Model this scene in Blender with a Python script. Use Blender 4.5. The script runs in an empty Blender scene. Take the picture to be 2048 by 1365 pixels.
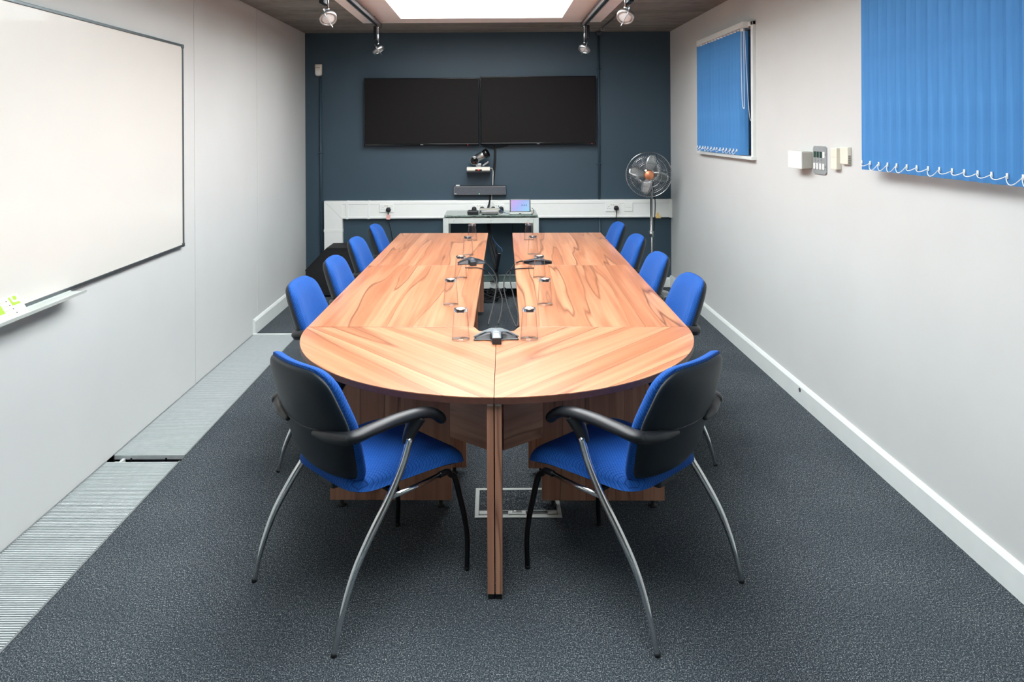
import bpy, bmesh, math, random
from mathutils import Vector, Matrix
random.seed(7)
SC = bpy.context.scene
COL = SC.collection
PI = math.pi

# ------------------------------------------------------------------ camera, world, light, exposure
cam_d = bpy.data.cameras.new('camera'); cam = bpy.data.objects.new('camera', cam_d); COL.objects.link(cam)
cam.location = (0, 0, 1.683)
cam.rotation_euler = (PI/2, math.radians(0.29), 0)
cam_d.sensor_width = 36.0
cam_d.lens = 36.0*1495/2048
cam_d.shift_x = (1024-985)/2048
cam_d.shift_y = (256-682.5)/2048
cam_d.clip_start = 0.05
SC.camera = cam

world = bpy.data.worlds.new('world'); SC.world = world; world.use_nodes = True
wn = world.node_tree
bg = wn.nodes['Background']
sky = wn.nodes.new('ShaderNodeTexSky')
sky.sky_type = 'HOSEK_WILKIE'; sky.turbidity = 6; sky.ground_albedo = 0.3
sky.sun_direction = (0.3, 0.5, 0.8)
wn.links.new(sky.outputs[0], bg.inputs[0]); bg.inputs[1].default_value = 1.0

vs = SC.view_settings
vs.view_transform = 'Standard'; vs.look = 'None'; vs.gamma = 1.0; vs.use_curve_mapping = False
vs.exposure = 0.0
PANEL_LIGHT = 10.0          # radiance of the luminous ceiling panel
try:
    SC.cycles.use_denoising = True
    SC.cycles.max_bounces = 10; SC.cycles.diffuse_bounces = 6; SC.cycles.glossy_bounces = 4
    SC.cycles.transmission_bounces = 8; SC.cycles.transparent_max_bounces = 24
    SC.cycles.caustics_reflective = False; SC.cycles.caustics_refractive = False
    SC.cycles.sample_clamp_indirect = 6
except Exception:
    pass

# ------------------------------------------------------------------ materials
def srgb(r, g, b):
    f = lambda c: (c/12.92 if c <= 0.04045 else ((c+0.055)/1.055)**2.4)
    return (f(r/255), f(g/255), f(b/255), 1)

class NT:
    def __init__(s, name):
        s.m = bpy.data.materials.new(name); s.m.use_nodes = True
        s.t = s.m.node_tree; s.b = s.t.nodes['Principled BSDF']
    def n(s, t, **k):
        x = s.t.nodes.new(t)
        for a, v in k.items(): setattr(x, a, v)
        return x
    def l(s, a, b): s.t.links.new(a, b)
    def math(s, op, a, b=None):
        x = s.n('ShaderNodeMath', operation=op)
        for i, v in enumerate((a, b)):
            if v is None: continue
            if isinstance(v, (int, float)): x.inputs[i].default_value = v
            else: s.l(v, x.inputs[i])
        return x.outputs[0]
    def ramp(s, fac, stops):
        r = s.n('ShaderNodeValToRGB'); e = r.color_ramp.elements
        while len(e) < len(stops): e.new(0.5)
        for q, (p, c) in zip(e, stops): q.position = p; q.color = c
        s.l(fac, r.inputs[0]); return r.outputs[0]
    def coords(s, scale=(1,1,1), rot=(0,0,0), kind='Object', rnd=0):
        tc = s.n('ShaderNodeTexCoord'); mp = s.n('ShaderNodeMapping'); mr = s.n('ShaderNodeMapping')
        mp.inputs['Scale'].default_value = scale; mr.inputs['Rotation'].default_value = rot
        src = tc.outputs[kind]
        if rnd:
            oi = s.n('ShaderNodeObjectInfo'); ad = s.n('ShaderNodeVectorMath', operation='ADD')
            ml = s.math('MULTIPLY', oi.outputs['Random'], rnd)
            cb = s.n('ShaderNodeCombineXYZ')
            for i in range(3): s.l(ml, cb.inputs[i])
            s.l(src, ad.inputs[0]); s.l(cb.outputs[0], ad.inputs[1]); src = ad.outputs[0]
        s.l(src, mr.inputs[0]); s.l(mr.outputs[0], mp.inputs[0]); return mp.outputs[0]
    def noise(s, vec, scale, detail=2, rough=0.5, dist=0.0):
        x = s.n('ShaderNodeTexNoise'); s.l(vec, x.inputs['Vector'])
        x.inputs['Scale'].default_value = scale; x.inputs['Detail'].default_value = detail
        x.inputs['Roughness'].default_value = rough; x.inputs['Distortion'].default_value = dist
        return x.outputs['Fac']
    def mix(s, fac, a, b, blend='MIX'):
        x = s.n('ShaderNodeMix', data_type='RGBA', blend_type=blend)
        for sock, v in ((x.inputs[0], fac), (x.inputs[6], a), (x.inputs[7], b)):
            if isinstance(v, (int, float, tuple)): sock.default_value = v
            else: s.l(v, sock)
        return x.outputs[2]
    def bump(s, h, strength, dist=0.002):
        x = s.n('ShaderNodeBump'); x.inputs['Strength'].default_value = strength; x.inputs['Distance'].default_value = dist
        s.l(h, x.inputs['Height']); s.l(x.outputs[0], s.b.inputs['Normal'])

def plain(name, col, rough=0.5, metal=0.0, var=0.06, scale=12, coat=0, spec=0.5, bump=0):
    """procedural: base colour with a faint mottling and roughness wear"""
    k = NT(name); v = k.coords()
    f = k.noise(v, scale, 3)
    lo = tuple(c*(1-var) for c in col[:3])+(1,); hi = tuple(min(1, c*(1+var)) for c in col[:3])+(1,)
    k.l(k.ramp(f, [(0.3, lo), (0.7, hi)]), k.b.inputs['Base Color'])
    k.b.inputs['Roughness'].default_value = rough; k.b.inputs['Metallic'].default_value = metal
    k.b.inputs['Coat Weight'].default_value = coat; k.b.inputs['Specular IOR Level'].default_value = spec
    if bump: k.bump(k.noise(v, 180, 2), bump, 0.001)
    return k.m

def emit(name, col, strength):
    k = NT(name); k.b.inputs['Base Color'].default_value = col
    k.b.inputs['Emission Color'].default_value = col; k.b.inputs['Emission Strength'].default_value = strength
    return k.m

def wood(name, rot, light, mid, dark, rings=5.0, rough=0.32, across=4.2, along=0.5, coat=0.15):
    """veneer: long wavy growth lines along local y (after rot), fine fibres, broad tone drift"""
    k = NT(name)
    v = k.coords((across, along, across), rot, rnd=7.0)
    n1 = k.noise(v, 1.0, 3.0, 0.45, 0.25)
    ph = k.math('MULTIPLY', n1, rings)
    tri = k.math('MULTIPLY', k.math('ABSOLUTE', k.math('SUBTRACT', k.math('FRACT', ph), 0.5)), 2.0)
    sm = k.math('ADD', k.math('MULTIPLY', k.math('SINE', k.math('MULTIPLY', ph, 2*PI)), 0.5), 0.5)
    v2 = k.coords((55, 1.1, 55), rot, rnd=7.0)
    fib = k.noise(v2, 1.0, 3, 0.6)
    v3 = k.coords((9.0, 0.4, 9.0), rot, rnd=5.0)
    tone = k.noise(v3, 1.0, 2)
    c = k.mix(k.ramp(sm, [(0.25, (0,0,0,1)), (1.0, (0.8,)*3+(1,))]), light, mid)
    c = k.mix(k.ramp(tri, [(0.0, (0.95,)*3+(1,)), (0.05, (0.55,)*3+(1,)), (0.15, (0,0,0,1))]), c, dark)
    c = k.mix(k.ramp(tone, [(0.40, (0.0,0.0,0.0,1)), (0.66, (0.6,)*3+(1,))]), c, mid)
    c = k.mix(k.ramp(fib, [(0.35, (0.30,)*3+(1,)), (0.6, (0,0,0,1))]), c, dark)
    k.l(c, k.b.inputs['Base Color'])
    k.b.inputs['Roughness'].default_value = rough; k.b.inputs['Coat Weight'].default_value = coat
    k.b.inputs['Coat Roughness'].default_value = 0.25
    k.bump(fib, 0.06, 0.0005)
    return k.m

M = {}
WL, WM, WD = srgb(208,147,110), srgb(182,116,80), srgb(116,70,46)
M['wood_y'] = wood('veneer_lengthwise', (0,0,0), WL, WM, WD, 8, across=3.6, along=.24)
M['wood_l'] = wood('veneer_diagonal', (0,0,math.radians(-42)), WL, WM, WD, 7, across=4.0, along=.18)
M['wood_r'] = wood('veneer_diagonal_mirrored', (0,0,math.radians(42)), WL, WM, WD, 7, across=4.0, along=.18)
DL, DM, DD = srgb(200,150,122), srgb(170,120,96), srgb(112,74,58)
M['wood_v'] = wood('veneer_upright', (PI/2,0,0), DL, DM, DD, 6, 0.42, 6.0, 0.35)
M['wood_h'] = wood('veneer_crosswise', (0,0,PI/2), DL, DM, DD, 3, 0.42, 7.0, 0.10)
M['edge'] = plain('edge_banding', srgb(96,62,52), 0.45, var=0.15, scale=40)
M['white_wall'] = None
def wallpaint(name, col, rough=0.85, scuff=True):
    k = NT(name); v = k.coords()
    f = k.noise(v, 1.3, 4, 0.55)
    lo = tuple(c*0.95 for c in col[:3])+(1,)
    c = k.ramp(f, [(0.3, lo), (0.7, col)])
    if scuff:
        v2 = k.coords((2.2, 2.2, 9.0)); s = k.noise(v2, 2.3, 5, 0.65, 0.6)
        c = k.mix(k.ramp(s, [(0.70, (0,0,0,1)), (0.80, (0.35,)*3+(1,))]), c, tuple(x*0.75 for x in col[:3])+(1,))
    k.l(c, k.b.inputs['Base Color']); k.b.inputs['Roughness'].default_value = rough
    k.bump(k.noise(v, 220, 2), 0.10, 0.0008)
    return k.m
M['wall'] = wallpaint('white_wall_paint', srgb(205,208,207))
M['navy'] = wallpaint('slate_blue_wall_paint', srgb(50,72,86), 0.55, False)
M['trimwhite'] = plain('white_gloss_paint', srgb(226,232,230), 0.35, var=0.02)
M['pvc'] = plain('white_pvc', srgb(240,243,240), 0.38, var=0.01)
M['cream'] = plain('cream_plastic', srgb(226,222,208), 0.45, var=0.03)
M['greyplastic'] = plain('pale_grey_plastic', srgb(186,184,174), 0.45, var=0.03)
k = NT('board_marked_concrete'); v = k.coords((0.55, 3.2, 1)); f = k.noise(v, 1.6, 6, 0.62, 0.4)
f2 = k.noise(k.coords(), 9, 5, 0.6)
c = k.ramp(f, [(0.28, srgb(92,94,92)), (0.5, srgb(124,125,121)), (0.74, srgb(154,154,149))])
c = k.mix(0.35, c, k.ramp(f2, [(0.3, srgb(88,90,88)), (0.7, srgb(148,147,142))]))
k.l(c, k.b.inputs['Base Color']); k.b.inputs['Roughness'].default_value = 0.8; k.bump(f2, 0.25, 0.004); M['concrete'] = k.m
# carpet: dark loop pile with pale flecks
k = NT('flecked_carpet'); v = k.coords((1, 0.7, 1))
f = k.noise(v, 255, 3, 0.85); f3 = k.noise(k.coords((1,1.3,1)), 70, 3, 0.65); f4 = k.noise(k.coords(), 2.2, 3)
c = k.ramp(f, [(0.36, srgb(22,28,33)), (0.49, srgb(54,63,70)), (0.58, srgb(120,128,132)), (0.68, srgb(226,230,230))])
c = k.mix(k.ramp(f3, [(0.42, (0,0,0,1)), (0.64, (0.65,)*3+(1,))]), c, srgb(44,52,60))
c = k.mix(k.ramp(f4, [(0.35, (0.28,)*3+(1,)), (0.65, (0,0,0,1))]), c, srgb(42,50,58))
k.l(c, k.b.inputs['Base Color']); k.b.inputs['Roughness'].default_value = 0.95; k.b.inputs['Specular IOR Level'].default_value = 0.05
k.bump(f, 0.5, 0.004); M['carpet'] = k.m
# chair fabric: blue knit with a small scale weave
def fabric(name, col, dk):
    k = NT(name); tc = k.n('ShaderNodeTexCoord'); sp = k.n('ShaderNodeSeparateXYZ'); k.l(tc.outputs['Object'], sp.inputs[0])
    yz = k.math('SUBTRACT', sp.outputs[1], sp.outputs[2])
    a = k.math('ADD', sp.outputs[0], k.math('MULTIPLY', yz, 0.9)); b = k.math('SUBTRACT', sp.outputs[0], k.math('MULTIPLY', yz, 0.9))
    w = 2*PI/0.013
    sa = k.math('ABSOLUTE', k.math('SINE', k.math('MULTIPLY', a, w/2))); sb = k.math('ABSOLUTE', k.math('SINE', k.math('MULTIPLY', b, w/2)))
    h = k.math('MINIMUM', sa, sb)
    fz = k.noise(k.coords(), 500, 2)
    c = k.ramp(h, [(0.0, dk), (0.32, col), (1.0, tuple(min(1, x*1.12) for x in col[:3])+(1,))])
    c = k.mix(k.ramp(fz, [(0.4, (0.35,)*3+(1,)), (0.6, (0,0,0,1))]), c, dk)
    k.l(c, k.b.inputs['Base Color']); k.b.inputs['Roughness'].default_value = 0.8
    k.b.inputs['Sheen Weight'].default_value = 0.2; k.b.inputs['Sheen Tint'].default_value = srgb(120,160,255)
    k.b.inputs['Specular IOR Level'].default_value = 0.2
    k.bump(h, 0.35, 0.0015); return k.m
M['fabric'] = fabric('blue_upholstery', srgb(27,88,168), srgb(10,36,96))
def blindcloth():
    k = NT('blue_blind_cloth'); f = k.noise(k.coords((60,60,3)), 1, 2); f2 = k.noise(k.coords((6,6,6)), 1, 2)
    g = k.math('MULTIPLY', k.math('ADD', f, f2), 0.5)
    k.l(k.ramp(g, [(0.35, srgb(56,122,184)), (0.65, srgb(66,134,196))]), k.b.inputs['Base Color'])
    k.b.inputs['Roughness'].default_value = 0.75; k.bump(g, 0.05, 0.0006); return k.m
M['blind'] = blindcloth()
M['black'] = plain('black_plastic', srgb(26,29,33), 0.42, var=0.12, scale=60, bump=0.12)
M['shell'] = plain('charcoal_moulded_plastic', srgb(15,26,34), 0.42, var=0.1, scale=9, bump=0.15, spec=0.35)
M['gloss'] = plain('gloss_black', srgb(10,11,14), 0.12, var=0.1)
M['screen'] = plain('dark_display_glass', srgb(27,26,26), 0.55, var=0.02, spec=0.1)
M['chrome'] = plain('chrome', srgb(214,216,216), 0.12, 1.0, var=0.02)
M['steel'] = plain('brushed_aluminium', srgb(176,182,184), 0.32, 1.0, var=0.06, scale=30)
M['grille'] = plain('anodised_grille', srgb(206,214,216), 0.4, 0.3, var=0.05, scale=30)
M['darkmetal'] = plain('black_painted_metal', srgb(22,25,30), 0.3, 0.4, var=0.1)
M['silverpaint'] = plain('silver_paint', srgb(202,210,206), 0.4, 0.1, var=0.03)
M['alu'] = plain('satin_frame', srgb(112,120,124), 0.35, 0.8, var=0.04)
M['board'] = plain('whiteboard_enamel', srgb(224,223,217), 0.3, var=0.01, scale=2, coat=0.3)
M['rubber'] = plain('black_rubber', srgb(14,16,19), 0.7, var=0.1)
M['copper'] = plain('copper_cap', srgb(226,150,112), 0.35, 0.6, var=0.04)
M['trough'] = plain('dark_trough', srgb(12,18,26), 0.7, var=0.2)
M['paper'] = plain('white_card', srgb(238,236,238), 0.6, var=0.01)
M['tag'] = plain('pink_tag', srgb(232,180,172), 0.6, var=0.12, scale=120)
M['amber'] = plain('amber_tag', srgb(206,176,112), 0.6, var=0.12, scale=120)
M['green'] = plain('lime_print', srgb(150,214,12), 0.5, var=0.03)
M['teal'] = plain('dark_green_window', srgb(10,58,48), 0.3, var=0.1)
M['ink'] = plain('dark_print', srgb(40,42,46), 0.6, var=0.05)
M['bluecable'] = plain('blue_cable', srgb(58,98,150), 0.5, var=0.05)
M['raft'] = plain('pale_plaster', srgb(248,245,243), 0.7, var=0.02, scale=3)
M['sidepane'] = plain('tinted_window_glass', srgb(16,50,66), 0.08, var=0.1, scale=2)
M['led_red'] = emit('red_led', (1, 0.03, 0.02, 1), 2)
M['led_green'] = emit('green_led', (0.1, 1, 0.5, 1), 3)
M['panel'] = emit('luminous_panel', (0.96, 0.985, 1.0, 1), PANEL_LIGHT)
k = NT('touch_screen_image'); v = k.coords((1,1,1), kind='Generated'); sp = k.n('ShaderNodeSeparateXYZ'); k.l(v, sp.inputs[0])
g = k.math('ADD', k.math('MULTIPLY', sp.outputs[0], 0.7), k.math('MULTIPLY', k.math('SUBTRACT', 1.0, sp.outputs[2]), 0.35))
cc = k.ramp(g, [(0.1, srgb(200,160,236)), (0.5, srgb(160,176,244)), (0.95, srgb(140,206,246))])
k.l(cc, k.b.inputs['Emission Color']); k.b.inputs['Emission Strength'].default_value = 0.9; k.b.inputs['Base Color'].default_value = (0.02,0.02,0.03,1); M['tablet'] = k.m

def clear(name, tint, refl=1.0, rough=0.0, edge=0.9):
    """thin clear pane or wall: fresnel mix of mirror and straight-through"""
    k = NT(name); k.t.nodes.remove(k.b)
    out = [n for n in k.t.nodes if n.type == 'OUTPUT_MATERIAL'][0]
    lw = k.n('ShaderNodeLayerWeight'); lw.inputs[0].default_value = 0.5
    sch = k.math('ADD', k.math('MULTIPLY', k.math('POWER', lw.outputs['Facing'], 4.0), 0.7), 0.025)
    tr = k.n('ShaderNodeBsdfTransparent')
    k.l(k.mix(k.math('POWER', lw.outputs['Facing'], 3.6), tint, tuple(c*edge for c in tint[:3])+(1,)), tr.inputs[0])
    gl = k.n('ShaderNodeBsdfGlossy'); gl.inputs['Roughness'].default_value = rough; gl.inputs[0].default_value = (1,1,1,1)
    mx = k.n('ShaderNodeMixShader'); k.l(k.math('MULTIPLY', sch, refl), mx.inputs[0])
    k.l(tr.outputs[0], mx.inputs[1]); k.l(gl.outputs[0], mx.inputs[2]); k.l(mx.outputs[0], out.inputs[0])
    return k.m
M['tumbler'] = clear('clear_tumbler_glass', (0.975,0.975,0.975,1), 1.0, edge=0.22)
M['tumbler_base'] = clear('thick_tumbler_base', (0.95,0.95,0.95,1), 2.2, 0.05, edge=0.15)
M['pane'] = clear('green_edged_glass', (0.78,0.9,0.86,1), 1.2)
k = NT('solid_glass'); k.b.inputs['Transmission Weight'].default_value = 1; k.b.inputs['Roughness'].default_value = 0.02
k.b.inputs['IOR'].default_value = 1.5; k.l(k.ramp(k.noise(k.coords(), 5), [(0, (0.97,)*3+(1,)), (1, (1,1,1,1))]), k.b.inputs['Base Color']); M['glassbase'] = k.m

# ------------------------------------------------------------------ helpers
def link(name, me, parent=None, loc=(0,0,0), rot=(0,0,0)):
    o = bpy.data.objects.new(name, me); COL.objects.link(o)
    o.location = loc; o.rotation_euler = rot
    if parent is not None: o.parent = parent
    return o
def tag(o, label=None, cat=None, group=None, kind=None):
    if label: o['label'] = label
    if cat: o['category'] = cat
    if group: o['group'] = group
    if kind: o['kind'] = kind
    return o
def thing(name, label, cat, loc=(0,0,0), rz=0, group=None):
    o = link(name, None, None, loc, (0,0,rz)); o.empty_display_size = 0.1
    return tag(o, label, cat, group)
def dup(o, parent=None):
    c = o.copy(); COL.objects.link(c)
    if parent is not None: c.parent = parent
    for ch in list(o.children): dup(ch, c)
    return c

class MB:
    """collects shapes into one mesh"""
    def __init__(s): s.v = []; s.f = []; s.sm = []
    def add(s, vs, fs, smooth=False, M4=None):
        b = len(s.v)
        s.v += [tuple(M4 @ Vector(p)) for p in vs] if M4 is not None else [tuple(p) for p in vs]
        s.f += [tuple(b+i for i in f) for f in fs]; s.sm += [smooth]*len(fs); return s
    def box(s, x0, x1, y0, y1, z0, z1, bevel=0, M4=None, seg=2):
        if bevel <= 0:
            return s.add([(x0,y0,z0),(x1,y0,z0),(x1,y1,z0),(x0,y1,z0),(x0,y0,z1),(x1,y0,z1),(x1,y1,z1),(x0,y1,z1)],
                         [(3,2,1,0),(4,5,6,7),(0,1,5,4),(1,2,6,5),(2,3,7,6),(3,0,4,7)], False, M4)
        bm = bmesh.new(); bmesh.ops.create_cube(bm, size=1)
        for w in bm.verts: w.co = Vector(((x0+x1)/2+w.co.x*(x1-x0), (y0+y1)/2+w.co.y*(y1-y0), (z0+z1)/2+w.co.z*(z1-z0)))
        bmesh.ops.bevel(bm, geom=bm.edges[:], offset=bevel, segments=seg, profile=0.5, affect='EDGES')
        bm.verts.index_update()
        s.add([w.co.copy() for w in bm.verts], [[w.index for w in f.verts] for f in bm.faces], False, M4); bm.free(); return s
    def prism(s, pts, a0, a1, axis='z', M4=None, smooth=False):
        n = len(pts)
        area = sum(pts[i][0]*pts[(i+1)%n][1]-pts[(i+1)%n][0]*pts[i][1] for i in range(n))
        if (area < 0) != (axis == 'y'): pts = pts[::-1]
        put = {'z': lambda p, a: (p[0],p[1],a), 'y': lambda p, a: (p[0],a,p[1]), 'x': lambda p, a: (a,p[0],p[1])}[axis]
        vs = [put(p, a0) for p in pts]+[put(p, a1) for p in pts]
        b = len(s.v)
        s.add(vs, [tuple(reversed(range(n))), tuple(range(n,2*n))], False, M4)
        fs = [(i,(i+1)%n,n+(i+1)%n,n+i) for i in range(n)]
        s.f += [tuple(b+i for i in f) for f in fs]; s.sm += [smooth]*n; return s
    def lathe(s, prof, n=24, M4=None, smooth=True, closed=False):
        """profile of (r, z) turned about z"""
        vs = []; fs = []; k = len(prof)
        for (r, z) in prof:
            for i in range(n): a = 2*PI*i/n; vs.append((r*math.cos(a), r*math.sin(a), z))
        for j in range(k-1 if not closed else k):
            j2 = (j+1) % k
            for i in range(n): fs.append((j*n+i, j*n+(i+1)%n, j2*n+(i+1)%n, j2*n+i))
        if not closed:
            if prof[0][0] > 1e-6: fs.append(tuple(reversed(range(n))))
            if prof[-1][0] > 1e-6: fs.append(tuple((k-1)*n+i for i in range(n)))
        return s.add(vs, fs, smooth, M4)
    def tube(s, pts, r, n=10, flat=None, M4=None, up=None):
        """sweep; r number or list; flat=(half width, half height) for an oval section held to 'up'"""
        P = [Vector(p) for p in pts]; k = len(P)
        R = r if isinstance(r, (list, tuple)) else [r]*k
        T = [(P[min(i+1,k-1)]-P[max(i-1,0)]).normalized() for i in range(k)]
        vs = []; fs = []
        u = Vector(up or (0,0,1)); side = T[0].cross(u)
        if side.length < 1e-3: side = T[0].cross(Vector((0,1,0)))
        side.normalize()
        for i in range(k):
            if flat: sd = T[i].cross(u); sd = sd.normalized() if sd.length > 1e-3 else side
            else: sd = (side-T[i]*side.dot(T[i])).normalized()
            side = sd; nv = sd.cross(T[i]).normalized()
            fa, fb = (flat[0]*R[i], flat[1]*R[i]) if flat else (R[i], R[i])
            for j in range(n):
                a = 2*PI*j/n; vs.append(P[i]+sd*(fa*math.cos(a))+nv*(fb*math.sin(a)))
        for i in range(k-1):
            for j in range(n): fs.append((i*n+j, i*n+(j+1)%n, (i+1)*n+(j+1)%n, (i+1)*n+j))
        fs.append(tuple(range(n))); fs.append(tuple((k-1)*n+j for j in reversed(range(n))))
        return s.add(vs, fs, True, M4)
    def pillow(s, outline, fmap, front, back, radii=(0.0,.25,.5,.7,.82,.9,.95,.98,1.0), centre=None):
        """two-sided cushion over a star shaped outline; front/back give offsets by ring radius"""
        n = len(outline)
        c = centre or (sum(p[0] for p in outline)/n, sum(p[1] for p in outline)/n)
        vs = []; fs = []
        def ring(q, off): return [fmap(c[0]+q*(p[0]-c[0]), c[1]+q*(p[1]-c[1]), off) for p in outline]
        seq = [(q, front(q)) for q in radii[1:]]+[(q, back(q)) for q in reversed(radii[1:])]
        vs.append(fmap(c[0], c[1], front(0)))
        for q, o in seq: vs += ring(q, o)
        vs.append(fmap(c[0], c[1], back(0)))
        for i in range(n): fs.append((0, 1+i, 1+(i+1)%n))
        for j in range(len(seq)-1):
            for i in range(n): fs.append((1+j*n+i, 1+(j+1)*n+i, 1+(j+1)*n+(i+1)%n, 1+j*n+(i+1)%n))
        L = len(vs)-1; b = 1+(len(seq)-1)*n
        for i in range(n): fs.append((L, b+(i+1)%n, b+i))
        return s.add(vs, fs, True)
    def build(s, name, mat, parent=None, loc=(0,0,0), rot=(0,0,0), fix=True):
        me = bpy.data.meshes.new(name); me.from_pydata(s.v, [], s.f); me.update()
        if fix:
            bm = bmesh.new(); bm.from_mesh(me); bmesh.ops.recalc_face_normals(bm, faces=bm.faces[:]); bm.to_mesh(me); bm.free()
        for p, q in zip(me.polygons, s.sm): p.use_smooth = q
        me.materials.append(M[mat] if isinstance(mat, str) else mat)
        return link(name, me, parent, loc, rot)
def box(name, mat, parent, x0, x1, y0, y1, z0, z1, bevel=0): return MB().box(x0,x1,y0,y1,z0,z1,bevel).build(name, mat, parent)
def spline(pts, n=6):
    out = []; P = [tuple(p) for p in pts]; P = [P[0]]+P+[P[-1]]
    for i in range(1, len(P)-2):
        for t in range(n):
            t /= n; a, b, c, d = P[i-1:i+3]
            out.append(tuple(0.5*((2*b[q])+(-a[q]+c[q])*t+(2*a[q]-5*b[q]+4*c[q]-d[q])*t*t+(-a[q]+3*b[q]-3*c[q]+d[q])*t**3) for q in range(len(b))))
    out.append(P[-2]); return out
def round_poly(pts, rad, seg=6):
    out = []; n = len(pts)
    for i in range(n):
        a, b, c = Vector(pts[i-1]), Vector(pts[i]), Vector(pts[(i+1)%n]); r = rad[i] if isinstance(rad, (list,tuple)) else rad
        u = (a-b); w = (c-b); r1 = min(r, u.length*0.49); r2 = min(r, w.length*0.49)
        p = b+u.normalized()*r1; q = b+w.normalized()*r2
        for t in range(seg+1):
            t /= seg; out.append(tuple(p*(1-t)**2+b*2*t*(1-t)+q*t*t))
    return out
def resample(pts, n):
    P = [Vector(p) for p in pts]; L = [0]
    for i in range(len(P)): L.append(L[-1]+(P[(i+1)%len(P)]-P[i]).length)
    out = []; j = 0
    for q in range(n):
        d = L[-1]*q/n
        while L[j+1] < d: j += 1
        t = (d-L[j])/max(1e-9, L[j+1]-L[j]); out.append(tuple(P[j].lerp(P[(j+1)%len(P)], t)))
    return out
def about(axis, ang, loc=(0,0,0)): return Matrix.Translation(loc) @ Matrix.Rotation(ang, 4, axis)

# ------------------------------------------------------------------ room shell
XL, XR, YB, YF, ZC = -1.970, 1.875, 7.87, -1.7, 2.69
GX = -1.59                                   # edge of the floor grille
GY0, GYA, GYB, GY1 = 1.9, 3.79, 3.862, 6.12  # grille start, gap, end
f = MB()
f.add([(GX,YF,0),(XR,YF,0),(XR,YB,0),(GX,YB,0)], [(0,1,2,3)])
f.add([(XL,GY1,0),(GX,GY1,0),(GX,YB,0),(XL,YB,0)], [(0,1,2,3)])
f.add([(XL,YF,0),(GX,YF,0),(GX,GY0,0),(XL,GY0,0)], [(0,1,2,3)])
floor = tag(f.build('floor', 'carpet', fix=False), 'dark grey flecked carpet floor', kind='structure')
tr = MB(); z = -0.11
tr.add([(XL,GY0,z),(GX,GY0,z),(GX,GY1,z),(XL,GY1,z),(XL,GY0,-.001),(GX,GY0,-.001),(GX,GY1,-.001),(XL,GY1,-.001)],
       [(0,1,2,3),(0,4,5,1),(1,5,6,2),(2,6,7,3),(3,7,4,0)])
tr.build('trough', 'trough', floor, fix=False)

def holed(axis_pos, thick, a0, a1, b0, b1, holes, place):
    """wall slab made of blocks around rectangular holes (a, b ranges)"""
    m = MB(); As = sorted({a0, a1, *[h[0] for h in holes], *[h[1] for h in holes]})
    for i in range(len(As)-1):
        x0, x1 = As[i], As[i+1]; cuts = sorted([(h[2], h[3]) for h in holes if h[0] <= x0+1e-6 and h[1] >= x1-1e-6])
        zz = b0
        for c0, c1 in cuts:
            if c0 > zz: m.box(*place(x0, x1, zz, c0))
            zz = c1
        if zz < b1: m.box(*place(x0, x1, zz, b1))
    return m
WIN = [(5.33, 6.70, 1.462, 2.42), (2.06, 3.50, 1.505, 2.42)]
tag(box('wall_left', 'wall', None, XL-0.1, XL, YF-.1, YB+.1, -0.2, ZC+.1), 'plain white side wall behind the whiteboard', kind='structure')
wall_left = bpy.data.objects['wall_left']
tag(box('wall_back', 'navy', None, XL-.1, XR+.1, YB, YB+0.1, -0.1, ZC+.1), 'dark slate blue end wall', kind='structure')
tag(holed(0,0,YF-.1,YB+.1,-0.1,ZC+.1,WIN,lambda a0,a1,b0,b1:(XR,XR+.14,a0,a1,b0,b1)).build('wall_right','wall'), 'white side wall with two blinded windows', kind='structure')
tag(holed(0,0,XL-.1,XR+.14,-.1,ZC+.1,[(-0.9,0.9,0.0,2.1)],lambda a0,a1,b0,b1:(a0,a1,YF-.12,YF,b0,b1)).build('wall_front','wall'), 'white wall with a glazed doorway', kind='structure')
tag(holed(0,0,XL-.1,XR+.14,YF-.1,YB+.1,[(-.84,.65,.98,6.79)],lambda a0,a1,b0,b1:(a0,a1,b0,b1,ZC,ZC+.3)).build('ceiling','concrete'), 'bare board-marked concrete ceiling', kind='structure')
for y in (4.94, 6.25):
    box('joint_strip', 'wall', wall_left, XL, XL+0.0025, y-.004, y+.004, 0.0 if y < 6 else .12, ZC, 0)
# doorway behind the camera
d = MB()
for a in (-0.9, -0.03, 0.84): d.box(a, a+.06, YF-.09, YF-.03, 0, 2.1)
d.box(-.9, .9, YF-.09, YF-.03, 2.04, 2.1); d.box(-.9, .9, YF-.09, YF-.03, 0, .07)
door = tag(d.build('door_1', 'alu'), 'glazed double door behind the viewer', kind='structure')
box('pane', 'pane', door, -.84, -.03, YF-.065, YF-.055, .07, 2.04); box('pane', 'pane', door, .03, .84, YF-.065, YF-.055, .07, 2.04)
for x, yy in ((-.12, 0), (.06, 0)): MB().tube([(x+.03, YF-.02, .9), (x+.03, YF+.02, .92), (x+.03, YF+.02, 1.28), (x+.03, YF-.02, 1.3)], .01, 8).build('handle', 'chrome', door)

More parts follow.
